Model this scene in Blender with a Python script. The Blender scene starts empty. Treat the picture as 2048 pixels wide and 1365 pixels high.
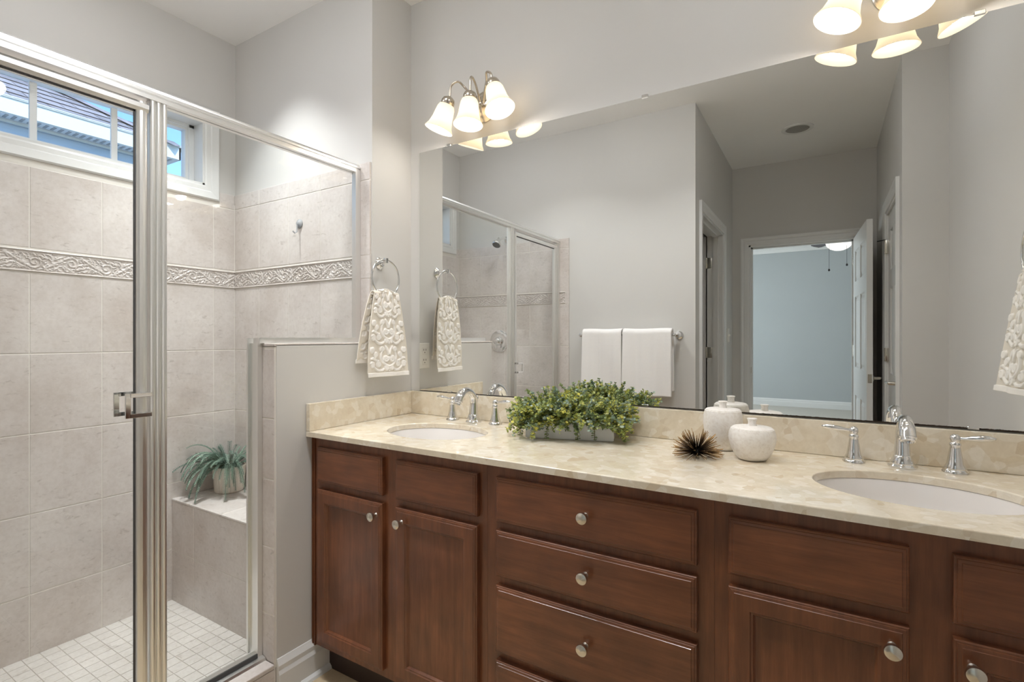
import bpy, bmesh, math, random
import numpy as np
from mathutils import Vector, Matrix

S = bpy.context.scene
PI = math.pi
rnd = random.Random(7)

# ------------------------------------------------------------------ camera
cam_d = bpy.data.cameras.new('camera'); cam = bpy.data.objects.new('camera', cam_d)
S.collection.objects.link(cam); S.camera = cam
cam_d.sensor_width = 36.0; cam_d.lens = 1021.14 / 2048 * 36
cam_d.shift_y = -0.00313; cam_d.clip_start = 0.02; cam_d.clip_end = 200
cam.location = (1.6342, -1.7746, 1.2037); cam.rotation_euler = (PI/2, 0, math.radians(31.463))

# ------------------------------------------------------------------ view
S.view_settings.view_transform = 'Standard'; S.view_settings.look = 'None'
S.view_settings.gamma = 1.0; S.view_settings.use_curve_mapping = False
S.view_settings.exposure = 0.46
S.cycles.use_denoising = True
S.cycles.max_bounces = 14; S.cycles.diffuse_bounces = 8; S.cycles.glossy_bounces = 6
S.cycles.transparent_max_bounces = 16; S.cycles.transmission_bounces = 6
S.cycles.sample_clamp_indirect = 4.0
S.cycles.caustics_reflective = True; S.cycles.caustics_refractive = False
S.cycles.blur_glossy = 0.5

# ------------------------------------------------------------------ light levels
E_BATH, E_BATH2, E_SHOWER, E_BED, E_FAN, E_CAN, E_CAN2 = 13.0, 14.0, 17.0, 112.0, 1.3, 4.9, 6.0  # bath, shower and can levels drive unseen added fill lamps
E_BULB, E_SHADE, E_SUN, E_SKY = 60.0, 0.25, 3.0, 0.24

# ------------------------------------------------------------------ sky and sun
wd = bpy.data.worlds.new('world'); S.world = wd; wd.use_nodes = True
wn = wd.node_tree.nodes; wl = wd.node_tree.links; wn.clear()
w_out = wn.new('ShaderNodeOutputWorld'); w_bg = wn.new('ShaderNodeBackground')
sky = wn.new('ShaderNodeTexSky'); sky.sky_type = 'NISHITA'; sky.sun_disc = False
sky.sun_elevation = math.radians(48); sky.sun_rotation = math.radians(100)
sky.air_density = 1.3; sky.dust_density = 0.3; sky.ozone_density = 2.5
w_bg.inputs['Strength'].default_value = E_SKY
w_tint = wn.new('ShaderNodeMix'); w_tint.data_type = 'RGBA'; w_tint.blend_type = 'MULTIPLY'; w_tint.inputs[0].default_value = 1
w_tint.inputs[7].default_value = (.66, .86, 1.08, 1)       # a deep clear blue sky
wl.new(sky.outputs[0], w_tint.inputs[6]); wl.new(w_tint.outputs[2], w_bg.inputs['Color']); wl.new(w_bg.outputs[0], w_out.inputs[0])

def add_light(name, kind, loc, energy, color, rot=(0, 0, 0), **kw):
    d = bpy.data.lights.new(name, kind); d.energy = energy; d.color = color
    for k, v in kw.items(): setattr(d, k, v)
    o = bpy.data.objects.new(name, d); o.location = loc; o.rotation_euler = rot
    S.collection.objects.link(o); return o
add_light('sun', 'SUN', (6, -3, 12), E_SUN, (1, .96, .9), Vector((1, -.35, .85)).to_track_quat('Z', 'Y').to_euler(), angle=math.radians(2))

# ------------------------------------------------------------------ key sizes (metres)
XW = -1.0165      # shower window wall
YE = -0.2386      # shower end wall
YB = -1.711       # back wall of the bathroom
XR = 2.19         # right wall
XH1, XH2, YH = 0.915, 1.994, -3.275   # hallway
ZC, ZF = 2.743, -0.06                 # ceiling, floor
ZT = 0.8588                           # counter top
YBED, ZBED = -8.9, 2.92

# ------------------------------------------------------------------ colour and nodes
def lin(c):
    return tuple(((x/255)/12.92 if x/255 <= .04045 else ((x/255+.055)/1.055)**2.4) for x in c) + (1.0,)

class NT:
    def __init__(s, name):
        s.m = bpy.data.materials.new(name); s.m.use_nodes = True
        s.t = s.m.node_tree; s.t.nodes.clear(); s.out = s.n('ShaderNodeOutputMaterial')
    def n(s, typ, **kw):
        nd = s.t.nodes.new(typ)
        for k, v in kw.items():
            if hasattr(nd, k) and not k.startswith('i_'): setattr(nd, k, v)
        return nd
    def l(s, a, b): s.t.links.new(a, b)
    def coord(s, scale=(1, 1, 1), rot=(0, 0, 0)):
        tc = s.n('ShaderNodeTexCoord'); mp = s.n('ShaderNodeMapping')
        mp.inputs['Scale'].default_value = scale; mp.inputs['Rotation'].default_value = rot
        s.l(tc.outputs['Object'], mp.inputs['Vector']); return mp.outputs[0]
    def noise(s, vec, scale, detail=4, rough=.55, dist=0):
        nd = s.n('ShaderNodeTexNoise'); nd.inputs['Scale'].default_value = scale
        nd.inputs['Detail'].default_value = detail; nd.inputs['Roughness'].default_value = rough
        nd.inputs['Distortion'].default_value = dist; s.l(vec, nd.inputs['Vector']); return nd.outputs['Fac']
    def ramp(s, fac, stops, interp='LINEAR'):
        r = s.n('ShaderNodeValToRGB'); cr = r.color_ramp; cr.interpolation = interp
        while len(cr.elements) < len(stops): cr.elements.new(.5)
        for e, (p, c) in zip(cr.elements, stops): e.position = p; e.color = c
        s.l(fac, r.inputs[0]); return r.outputs[0]
    def mix(s, fac, a, b, mode='MIX'):
        m = s.n('ShaderNodeMix'); m.data_type = 'RGBA'; m.blend_type = mode
        for sock, v in ((m.inputs[0], fac), (m.inputs[6], a), (m.inputs[7], b)):
            if hasattr(v, 'is_linked'): s.l(v, sock)
            else: sock.default_value = v
        return m.outputs[2]
    def pbr(s, color, rough=.5, metal=0, bump=None, bstr=.2, bdist=.002, **kw):
        p = s.n('ShaderNodeBsdfPrincipled')
        if hasattr(color, 'is_linked'): s.l(color, p.inputs['Base Color'])
        else: p.inputs['Base Color'].default_value = color
        if hasattr(rough, 'is_linked'): s.l(rough, p.inputs['Roughness'])
        else: p.inputs['Roughness'].default_value = rough
        p.inputs['Metallic'].default_value = metal
        for k, v in kw.items(): p.inputs[k].default_value = v
        if bump is not None:
            b = s.n('ShaderNodeBump'); b.inputs['Strength'].default_value = bstr; b.inputs['Distance'].default_value = bdist
            s.l(bump, b.inputs['Height']); s.l(b.outputs[0], p.inputs['Normal'])
        s.l(p.outputs[0], s.out.inputs[0]); return s.m

def paint(name, rgb, rough=.55):
    k = NT(name); v = k.coord(); n = k.noise(v, 260, 2); n2 = k.noise(v, 1.3, 2)
    c = lin(rgb); d = tuple(x*.96 for x in c[:3])+(1,)
    return k.pbr(k.ramp(n2, [(.3, c), (.7, d)]), rough, bump=n, bstr=.06, bdist=.0006)
M_wall = paint('wall_paint', (206, 204, 200))
M_bedwall = paint('bedroom_wall_paint', (178, 183, 184))
M_ceil = paint('ceiling_paint', (243, 242, 240), .7)
M_trim = paint('white_trim_paint', (224, 224, 222), .3)
M_vinyl = paint('white_vinyl', (236, 238, 238), .35)

def tile_mat(name, base, hi, lo, scale=1.0, rough=.32):
    k = NT(name); v = k.coord()
    n = k.noise(v, 3.2*scale, 6, .62); n2 = k.noise(k.coord((1, 1, 2.2)), 26*scale, 6, .7, .6); n3 = k.noise(v, 75*scale, 3, .6)
    c = k.ramp(n, [(.34, lin(lo)), (.5, lin(base)), (.66, lin(hi))])
    spots = k.ramp(n2, [(.32, (1, 1, 1, 1)), (.42, (0, 0, 0, 1))])
    mk = k.mix(spots, c, k.mix(.38, c, lin((140, 128, 116))))
    fine = k.ramp(n3, [(.35, (.93, .92, .91, 1)), (.6, (1, 1, 1, 1))])
    at = k.n('ShaderNodeAttribute'); at.attribute_name = 'tint'
    tv = k.ramp(at.outputs['Fac'], [(0, (.95, .945, .94, 1)), (1, (1.0, 1.0, 1.0, 1))])
    col = k.mix(1.0, k.mix(1.0, mk, fine, 'MULTIPLY'), tv, 'MULTIPLY')
    return k.pbr(col, rough, bump=n3, bstr=.12, bdist=.0006)
M_tile = tile_mat('shower_wall_tile', (210, 203, 198), (218, 212, 207), (197, 188, 181))
M_floortile = tile_mat('floor_tile', (205, 186, 155), (214, 197, 168), (192, 172, 140), .6, .35)
M_mosaic = tile_mat('shower_floor_mosaic', (210, 206, 201), (216, 212, 207), (202, 197, 191), 1, .4)
M_grout = paint('grout', (222, 217, 209), .8)
M_grout_dark = paint('shower_floor_grout', (188, 180, 172), .8)

def marble(name):
    k = NT(name); tc = k.n('ShaderNodeTexCoord'); ns = k.n('ShaderNodeTexNoise'); ns.inputs['Scale'].default_value = 14
    ns.inputs['Detail'].default_value = 3; k.l(tc.outputs['Object'], ns.inputs['Vector'])
    ad = k.n('ShaderNodeVectorMath', operation='MULTIPLY_ADD'); ad.inputs[1].default_value = (.03, .03, .03)
    k.l(ns.outputs['Color'], ad.inputs[0]); k.l(tc.outputs['Object'], ad.inputs[2])
    def vor(sc):
        vv = k.n('ShaderNodeTexVoronoi'); vv.inputs['Scale'].default_value = sc; k.l(ad.outputs[0], vv.inputs['Vector'])
        sp = k.n('ShaderNodeSeparateColor'); k.l(vv.outputs['Color'], sp.inputs[0]); return sp
    a = vor(17); b = vor(44); n = k.noise(ad.outputs[0], 8, 7, .66)
    base = k.ramp(n, [(.28, lin((212, 199, 176))), (.5, lin((222, 211, 190))), (.72, lin((229, 221, 205)))])
    big = k.ramp(a.outputs[0], [(0, lin((204, 183, 150))), (.02, lin((213, 198, 170))), (.07, lin((219, 207, 184))), (.13, lin((231, 224, 209))), (.25, lin((223, 212, 193)))], 'CONSTANT')
    bm_ = k.ramp(a.outputs[0], [(0, (.5, .5, .5, 1)), (.25, (0, 0, 0, 1))], 'CONSTANT')
    small = k.ramp(b.outputs[0], [(0, lin((196, 176, 145))), (.02, lin((208, 192, 168))), (.06, lin((236, 230, 218))), (.2, lin((223, 212, 193)))], 'CONSTANT')
    sm = k.ramp(b.outputs[0], [(0, (.5, .5, .5, 1)), (.2, (0, 0, 0, 1))], 'CONSTANT')
    c = k.mix(bm_, base, big); c = k.mix(sm, c, small)
    f = k.noise(ad.outputs[0], 60, 4, .7); c = k.mix(1, c, k.ramp(f, [(.3, (.93, .92, .9, 1)), (.6, (1, 1, 1, 1))]), 'MULTIPLY')
    return k.pbr(c, .12, **{'Coat Weight': .3, 'Coat Roughness': .05})
M_marble = marble('cream_engineered_marble')

def wood(name, axis):
    k = NT(name); sc = (1.2, 6, 14) if axis == 'x' else (14, 6, 1.2)
    v = k.coord(sc); g = k.noise(v, 4.5, 6, .6, .3); bl = k.noise(k.coord(), 7, 3, .5)
    fine = k.noise(k.coord((3, 8, 60) if axis == 'x' else (60, 8, 3)), 6, 3, .5)
    c = k.ramp(g, [(.25, lin((94, 54, 32))), (.5, lin((112, 68, 43))), (.75, lin((128, 80, 51)))])
    c = k.mix(1, c, k.ramp(bl, [(.3, (.76, .74, .74, 1)), (.7, (1.2, 1.16, 1.12, 1))]), 'MULTIPLY')
    c = k.mix(1, c, k.ramp(fine, [(.35, (.92, .9, .88, 1)), (.6, (1, 1, 1, 1))]), 'MULTIPLY')
    return k.pbr(c, .30, bump=fine, bstr=.05, bdist=.0004, **{'Coat Weight': .25, 'Coat Roughness': .18})
M_woodx = wood('stained_maple_horizontal', 'x'); M_woodz = wood('stained_maple_vertical', 'z')
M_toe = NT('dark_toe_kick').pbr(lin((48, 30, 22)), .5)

def metal(name, rgb, rough, aniso=None):
    k = NT(name)
    if aniso:
        n = k.noise(k.coord(aniso), 40, 2); return k.pbr(lin(rgb), rough, 1)
    return k.pbr(lin(rgb), rough, 1)
M_chrome = metal('polished_chrome', (232, 232, 232), .06)
M_nickel = metal('satin_nickel', (214, 209, 198), .24)
M_bnickel = metal('brushed_nickel_lamp', (205, 196, 182), .2)
M_alum = metal('brushed_aluminium', (238, 238, 236), .33, (8, 8, .3))
M_alumh = metal('brushed_aluminium_rail', (238, 238, 236), .33, (8, .3, 8))
M_rubber = NT('dark_gasket').pbr(lin((70, 70, 70)), .5)
M_dark = NT('near_black').pbr(lin((24, 22, 20)), .5)
M_porc = NT('white_porcelain').pbr(lin((226, 222, 218)), .08, **{'Coat Weight': .4})
M_planter = NT('white_gloss_planter').pbr(lin((226, 226, 228)), .25)
M_plate = NT('white_plastic').pbr(lin((232, 229, 222)), .35)

def jar_mat():
    k = NT('speckled_white_stoneware'); n = k.noise(k.coord(), 120, 4, .7)
    return k.pbr(k.ramp(n, [(.3, lin((224, 217, 208))), (.55, lin((238, 234, 228)))]), .38, bump=n, bstr=.15, bdist=.0006)
M_jar = jar_mat()

def glass_mat(name, tint=(1, 1, 1, 1), k_=1.0):
    k = NT(name); t = k.n('ShaderNodeBsdfTransparent'); t.inputs[0].default_value = tint
    g = k.n('ShaderNodeBsdfGlossy'); g.inputs['Roughness'].default_value = 0.0
    lw = k.n('ShaderNodeLayerWeight'); lw.inputs[0].default_value = .5      # Schlick reflectance, the same from both sides
    pw = k.n('ShaderNodeMath', operation='POWER'); pw.inputs[1].default_value = 5; k.l(lw.outputs['Facing'], pw.inputs[0])
    mu = k.n('ShaderNodeMath', operation='MULTIPLY_ADD'); mu.inputs[1].default_value = .93*k_; mu.inputs[2].default_value = .04*k_; k.l(pw.outputs[0], mu.inputs[0])
    ms = k.n('ShaderNodeMixShader'); k.l(mu.outputs[0], ms.inputs[0]); k.l(t.outputs[0], ms.inputs[1]); k.l(g.outputs[0], ms.inputs[2])
    k.l(ms.outputs[0], k.out.inputs[0]); return k.m
M_glass = glass_mat('clear_glass', (.985, .995, .99, 1), .95)
M_pane = glass_mat('window_glass', (.97, .99, .99, 1))

def mirror_mat():
    k = NT('silvered_mirror'); tc = k.n('ShaderNodeTexCoord'); sp = k.n('ShaderNodeSeparateXYZ'); k.l(tc.outputs['Object'], sp.inputs[0])
    n = k.noise(k.coord((1, 0, 0)), 90, 4, .7); n2 = k.noise(k.coord((1, 0, 0)), 3, 2, .5)
    # corroded silvering: height of the dark edge grows towards the right-hand end
    mr = k.n('ShaderNodeMapRange'); mr.inputs[1].default_value = .95; mr.inputs[2].default_value = 1.6
    mr.inputs[3].default_value = .0; mr.inputs[4].default_value = .0036; k.l(sp.outputs[0], mr.inputs[0])
    a = k.n('ShaderNodeMath', operation='MULTIPLY'); k.l(n, a.inputs[0]); k.l(mr.outputs[0], a.inputs[1])
    a2 = k.n('ShaderNodeMath', operation='MULTIPLY_ADD'); a2.inputs[1].default_value = 1.6; a2.inputs[2].default_value = .9655
    k.l(a.outputs[0], a2.inputs[0])
    lt = k.n('ShaderNodeMath', operation='LESS_THAN'); k.l(sp.outputs[2], lt.inputs[0]); k.l(a2.outputs[0], lt.inputs[1])
    g = k.n('ShaderNodeBsdfGlossy'); g.inputs['Roughness'].default_value = 0.0; g.inputs[0].default_value = (.87, .88, .87, 1)
    d = k.n('ShaderNodeBsdfDiffuse'); d.inputs[0].default_value = lin((58, 50, 44))
    ms = k.n('ShaderNodeMixShader'); k.l(lt.outputs[0], ms.inputs[0]); k.l(g.outputs[0], ms.inputs[1]); k.l(d.outputs[0], ms.inputs[2])
    k.l(ms.outputs[0], k.out.inputs[0]); return k.m
M_mirror = mirror_mat()

def shade_mat():
    k = NT('frosted_lamp_glass'); tr = k.n('ShaderNodeBsdfTranslucent'); tr.inputs[0].default_value = (.72, .65, .52, 1)
    df = k.n('ShaderNodeBsdfDiffuse'); df.inputs[0].default_value = (.75, .71, .62, 1)
    em = k.n('ShaderNodeEmission'); em.inputs[0].default_value = (1, .88, .70, 1); em.inputs[1].default_value = E_SHADE
    m1 = k.n('ShaderNodeMixShader'); m1.inputs[0].default_value = .5; k.l(tr.outputs[0], m1.inputs[1]); k.l(df.outputs[0], m1.inputs[2])
    ad = k.n('ShaderNodeAddShader'); k.l(m1.outputs[0], ad.inputs[0]); k.l(em.outputs[0], ad.inputs[1])
    k.l(ad.outputs[0], k.out.inputs[0]); return k.m
M_shade = shade_mat()
def emit(name, rgb, s):
    k = NT(name); e = k.n('ShaderNodeEmission'); e.inputs[0].default_value = rgb; e.inputs[1].default_value = s
    k.l(e.outputs[0], k.out.inputs[0]); return k.m
M_bulb = emit('lit_bulb', (1, .93, .85, 1), E_BULB)
M_fanglobe = emit('lit_fan_globe', (1, .95, .88, 1), E_FAN)

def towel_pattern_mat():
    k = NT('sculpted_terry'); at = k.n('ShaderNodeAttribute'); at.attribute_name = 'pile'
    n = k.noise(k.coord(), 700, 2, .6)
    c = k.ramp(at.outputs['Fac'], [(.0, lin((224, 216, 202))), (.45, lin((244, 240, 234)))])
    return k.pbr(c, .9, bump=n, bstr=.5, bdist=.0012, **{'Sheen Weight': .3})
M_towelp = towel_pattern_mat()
def terry():
    k = NT('white_terry'); n = k.noise(k.coord(), 420, 3, .6)
    w = k.n('ShaderNodeTexWave'); w.bands_direction = 'Z'; w.inputs['Scale'].default_value = 60; w.inputs['Distortion'].default_value = 2.5
    w.inputs['Detail Scale'].default_value = .6; k.l(k.coord(), w.inputs['Vector'])
    h = k.mix(.35, n, w.outputs['Color'])
    return k.pbr(lin((232, 229, 226)), .95, bump=h, bstr=.5, bdist=.0016, **{'Sheen Weight': .3})
M_terry = terry()

def leaf_mat(name, stops, rough=.5):
    k = NT(name); at = k.n('ShaderNodeAttribute'); at.attribute_name = 'tint'
    c = k.ramp(at.outputs['Fac'], stops)
    p = k.n('ShaderNodeBsdfPrincipled'); k.l(c, p.inputs['Base Color']); p.inputs['Roughness'].default_value = rough
    t = k.n('ShaderNodeBsdfTranslucent'); k.l(c, t.inputs[0]); ms = k.n('ShaderNodeMixShader'); ms.inputs[0].default_value = .25
    k.l(p.outputs[0], ms.inputs[1]); k.l(t.outputs[0], ms.inputs[2]); k.l(ms.outputs[0], k.out.inputs[0]); return k.m
M_box = leaf_mat('boxwood_leaves', [(0, lin((100, 120, 84))), (.3, lin((146, 162, 108))), (.55, lin((186, 194, 118))), (.75, lin((222, 214, 100))), (.8, lin((172, 188, 176))), (1, lin((146, 168, 152)))])
M_fern = leaf_mat('fern_fronds', [(0, lin((78, 94, 86))), (.4, lin((116, 140, 126))), (.8, lin((156, 180, 162))), (1, lin((192, 208, 194)))])
M_stem = NT('green_stem').pbr(lin((96, 96, 60)), .6)
M_soil = NT('moss_soil').pbr(lin((58, 52, 36)), .9)
def spike_mat():
    k = NT('brass_tipped_spikes'); tc = k.n('ShaderNodeTexCoord'); ln = k.n('ShaderNodeVectorMath', operation='LENGTH')
    k.l(tc.outputs['Object'], ln.inputs[0]); mr = k.n('ShaderNodeMapRange'); mr.inputs[1].default_value = .018; mr.inputs[2].default_value = .062
    k.l(ln.outputs['Value'], mr.inputs[0]); c = k.ramp(mr.outputs[0], [(0, lin((30, 24, 20))), (.6, lin((84, 64, 44))), (1, lin((164, 134, 94)))])
    return k.pbr(c, .38, .75)
M_spike = spike_mat()

# ------------------------------------------------------------------ mesh builder
class MB:
    def __init__(s): s.v = []; s.f = []; s.sm = []; s.tint = []; s.cur = 1.0
    def add(s, vs, fs, smooth=False):
        b = len(s.v); s.v += [tuple(p) for p in vs]; s.f += [tuple(i+b for i in f) for f in fs]
        s.sm += [smooth]*len(fs); s.tint += [s.cur]*len(vs); return s
    def box(s, x0, x1, y0, y1, z0, z1, M=None):
        vs = [(x, y, z) for z in (z0, z1) for y in (y0, y1) for x in (x0, x1)]
        if M: vs = [M @ Vector(p) for p in vs]
        return s.add(vs, [(0, 2, 3, 1), (4, 5, 7, 6), (0, 1, 5, 4), (2, 6, 7, 3), (0, 4, 6, 2), (1, 3, 7, 5)])
    def bbox(s, x0, x1, y0, y1, z0, z1, b=.002, M=None):
        """box with bevelled edges"""
        bm = bmesh.new(); bmesh.ops.create_cube(bm, size=1)
        for v in bm.verts:
            v.co = ((x0+x1)/2+v.co.x*(x1-x0), (y0+y1)/2+v.co.y*(y1-y0), (z0+z1)/2+v.co.z*(z1-z0))
        bmesh.ops.bevel(bm, geom=list(bm.edges), offset=b, segments=2, affect='EDGES', profile=.5)
        if M: bm.transform(M)
        bm.verts.index_update(); s.add([v.co[:] for v in bm.verts], [tuple(v.index for v in f.verts) for f in bm.faces]); bm.free(); return s
    def lathe(s, prof, c=(0, 0, 0), axis=(0, 0, 1), n=32, cap=True, sx=1, sy=1):
        q = Vector((0, 0, 1)).rotation_difference(Vector(axis).normalized()); c = Vector(c); vs = []; fs = []
        for r, z in prof:
            for i in range(n):
                a = 2*PI*i/n; vs.append(c + q @ Vector((r*math.cos(a)*sx, r*math.sin(a)*sy, z)))
        for j in range(len(prof)-1):
            for i in range(n):
                fs.append((j*n+i, j*n+(i+1) % n, (j+1)*n+(i+1) % n, (j+1)*n+i))
        if cap:
            if prof[0][0] > 1e-6: fs.append(tuple(reversed(range(n))))
            if prof[-1][0] > 1e-6: fs.append(tuple((len(prof)-1)*n+i for i in range(n)))
        return s.add(vs, fs, True)
    def tube(s, pts, r, n=12, cap=True, closed=False, flat=1.0):
        pts = [Vector(p) for p in pts]; N = len(pts); rs = r if isinstance(r, (list, tuple)) else [r]*N
        vs = []; fs = []; up = None
        for i, p in enumerate(pts):
            if closed: t = (pts[(i+1) % N]-pts[i-1]).normalized()
            else: t = (pts[min(i+1, N-1)]-pts[max(i-1, 0)]).normalized()
            if up is None:
                up = Vector((0, 0, 1)) if abs(t.z) < .9 else Vector((1, 0, 0))
            up = (up - t*up.dot(t)).normalized(); sd = t.cross(up)
            for k in range(n):
                a = 2*PI*k/n; vs.append(p + (up*math.cos(a)*flat + sd*math.sin(a))*rs[i])
        m = N if closed else N-1
        for i in range(m):
            for k in range(n):
                j = (i+1) % N; fs.append((i*n+k, i*n+(k+1) % n, j*n+(k+1) % n, j*n+k))
        if cap and not closed: fs.append(tuple(reversed(range(n)))); fs.append(tuple((N-1)*n+k for k in range(n)))
        return s.add(vs, fs, True)
    def loft_rect(s, u0, u1, w0, w1, prof, M=None):
        """concentric rectangles in local x/z; prof = [(inset, y)], capped on both ends; faces -y"""
        vs = []; fs = []
        for ins, y in prof:
            vs += [(u0+ins, y, w0+ins), (u1-ins, y, w0+ins), (u1-ins, y, w1-ins), (u0+ins, y, w1-ins)]
        for j in range(len(prof)-1):
            for i in range(4): fs.append((j*4+i, j*4+(i+1) % 4, (j+1)*4+(i+1) % 4, (j+1)*4+i))
        fs.append((3, 2, 1, 0)); e = (len(prof)-1)*4; fs.append((e, e+1, e+2, e+3))
        if M: vs = [M @ Vector(p) for p in vs]
        return s.add(vs, fs)
    def prism(s, poly, axis, a0, a1):
        """poly: list of 2D points; extruded along axis ('x': (y,z), 'y': (x,z), 'z': (x,y))"""
        def P(p, a): return {'x': (a, p[0], p[1]), 'y': (p[0], a, p[1]), 'z': (p[0], p[1], a)}[axis]
        n = len(poly); vs = [P(p, a0) for p in poly]+[P(p, a1) for p in poly]
        fs = [(i, (i+1) % n, n+(i+1) % n, n+i) for i in range(n)]+[tuple(reversed(range(n))), tuple(range(n, 2*n))]
        return s.add(vs, fs)
    def grid(s, P, smooth=True, close=False):
        """P: rows of points"""
        R = len(P); Cn = len(P[0]); vs = [p for row in P for p in row]
        fs = [(i*Cn+j, i*Cn+j+1, (i+1)*Cn+j+1, (i+1)*Cn+j) for i in range(R-1) for j in range(Cn-1)]
        return s.add(vs, fs, smooth)

def wloc(o):
    v = Vector((0, 0, 0))
    while o is not None: v += o.location; o = o.parent
    return v
def obj(name, mb, mat, parent=None, origin=None, label=None, fix=True, **props):
    """link mb as ONE mesh object; vertices are given in room coordinates"""
    me = bpy.data.meshes.new(name); base = wloc(parent) if parent else Vector((0, 0, 0))
    org = Vector(origin) if origin is not None else base
    me.from_pydata([tuple(Vector(p)-org) for p in mb.v], [], mb.f); me.update()
    me.polygons.foreach_set('use_smooth', mb.sm)
    if any(abs(t-1) > 1e-6 for t in mb.tint):
        at = me.attributes.new('tint', 'FLOAT', 'POINT'); at.data.foreach_set('value', mb.tint)
    if fix:
        bm = bmesh.new(); bm.from_mesh(me); bmesh.ops.recalc_face_normals(bm, faces=bm.faces); bm.to_mesh(me); bm.free()
    if any(mb.sm):
        try: me.set_sharp_from_angle(angle=math.radians(42))
        except Exception: pass
    me.materials.append(mat)
    o = bpy.data.objects.new(name, me); S.collection.objects.link(o)
    if parent: o.parent = parent
    o.location = org - base
    if label: o['label'] = label
    for k, v in props.items(): o[k] = v
    return o
def tag(o, label, cat, group=None):
    o['label'] = label; o['category'] = cat
    if group: o['group'] = group
    return o
def thing(name, label, cat, loc, group=None):
    o = bpy.data.objects.new(name, None); o.empty_display_size = .05; S.collection.objects.link(o); o.location = loc
    return tag(o, label, cat, group)
def struct(name, mb, mat, parent=None):
    o = obj(name, mb, mat, parent)
    if parent is None: o['kind'] = 'structure'
    return o
def sroot(name, loc):
    o = bpy.data.objects.new(name, None); S.collection.objects.link(o); o.location = loc; o['kind'] = 'structure'; return o
def dup(root, loc, label=None, rotz=None, scale=None):
    r = root.copy(); S.collection.objects.link(r); r.location = loc
    if label: r['label'] = label
    if rotz is not None: r.rotation_euler = (0, 0, rotz)
    if scale: r.scale = scale
    for ch in list(root.children):
        c = ch.copy(); S.collection.objects.link(c); c.parent = r
        for g in list(ch.children):
            d = g.copy(); S.collection.objects.link(d); d.parent = c
    return r

# ------------------------------------------------------------------ room shell
T = .12
struct('floor', MB().box(-1.3, XR+.2, YB-.0, .12, ZF-.05, ZF-.006).box(XH1-.2, XH2+.2, YH-.12, YB, ZF-.05, ZF-.006), M_grout)
fl = MB()     # floor tiles 0.3 m with joints
y = 0.0
for i in range(-1, 8):
    for j in range(0, 12):
        x0 = .02+i*.33; y1 = -.02-j*.33; cx_, cy_ = x0+.165, y1-.165
        if cx_ < -.02 or x0 > XR or (cy_ < YB-.15 and (cx_ < XH1 or cx_ > XH2+.1)) or y1 < YH: continue
        fl.cur = rnd.random()*.98; fl.bbox(max(x0, .003), min(x0+.326, XR), max(y1-.326, YH-.1), y1, ZF-.008, ZF, .0012)
struct('floor_tiles', fl, M_floortile)
struct('ceiling', MB().box(XW-.3, XR+.3, YH-.12, .2, ZC, ZC+.12), M_ceil)
# mirror wall and the stub wall between shower and vanity
struct('wall_vanity', MB().box(-.0, XR+.12, 0, T, ZF, ZC), M_wall)
struct('wall_shower_end', MB().box(XW-.15, 0, YE, T, ZF-.1, ZC), M_wall)
struct('wall_right', MB().box(XR, XR+.12, YB, 0, ZF, ZC).box(XH2, XR+.12, YB-.12, YB, ZF, ZC), M_wall)
struct('wall_back', MB().box(XW-.15, XH1, YB-.12, YB, ZF-.1, ZC), M_wall)
# window wall with opening
WY0, WY1, WZ0, WZ1 = -1.585, -.397, 1.968, 2.288
wx0 = XW-.15
struct('wall_window', MB().box(wx0, XW, YB-.12, YE, ZF-.1, WZ0).box(wx0, XW, YB-.12, YE, WZ1, ZC)
       .box(wx0, XW, YB-.12, WY0, WZ0, WZ1).box(wx0, XW, WY1, YE, WZ0, WZ1), M_wall)
# knee wall
ZK = 1.178; YK = -.681
struct('wall_knee', MB().box(-.122, 0, YK, YE, ZF-.06, ZK), M_wall)
# hallway
LO0, LO1, LZ = -2.77, -1.895, 2.07      # left opening
struct('wall_hall_left', MB().box(XH1-T, XH1, LO1, YB-.12, ZF, ZC).box(XH1-T, XH1, YH, LO0, ZF, ZC).box(XH1-T, XH1, LO0, LO1, LZ, ZC), M_wall)
RO0, RO1, RZ = -2.53, -1.885, 2.05
struct('wall_hall_right', MB().box(XH2, XH2+T, RO1, YB-.12, ZF, ZC).box(XH2, XH2+T, YH, RO0, ZF, ZC).box(XH2, XH2+T, RO0, RO1, RZ, ZC), M_wall)
FX0, FX1, FZ = 1.052, 1.855, 2.035
struct('wall_hall_far', MB().box(-1.5, FX0, YH-T, YH, ZF, 3.1).box(FX1, 5.0, YH-T, YH, ZF, 3.1).box(FX0, FX1, YH-T, YH, FZ, 3.1), M_wall)
# closets behind the two side doors
struct('wall_closet_left', MB().box(-.45, -.35, YH, YB-.12, ZF, ZC).box(-.35, XH1-T, YH, YH+.02, ZF, ZC), M_wall)
struct('wall_closet_right', MB().box(2.8, 2.9, YH, YB, ZF, ZC).box(XR+.12, 2.9, YB-.12, YB, ZF, ZC), M_wall)
struct('ceiling_closet', MB().box(-.45, XH1-T, YH, YB-.12, ZC-.01, ZC).box(XH2+T+.005, 2.9, YH, YB-.125, ZC-.01, ZC+.1), M_ceil)
struct('floor_closet', MB().box(-.45, XH1-T, YH, YB-.12, ZF-.05, ZF-.007).box(XH2+T, 2.9, YH, YB-.12, ZF-.05, ZF-.007), M_floortile)
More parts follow.
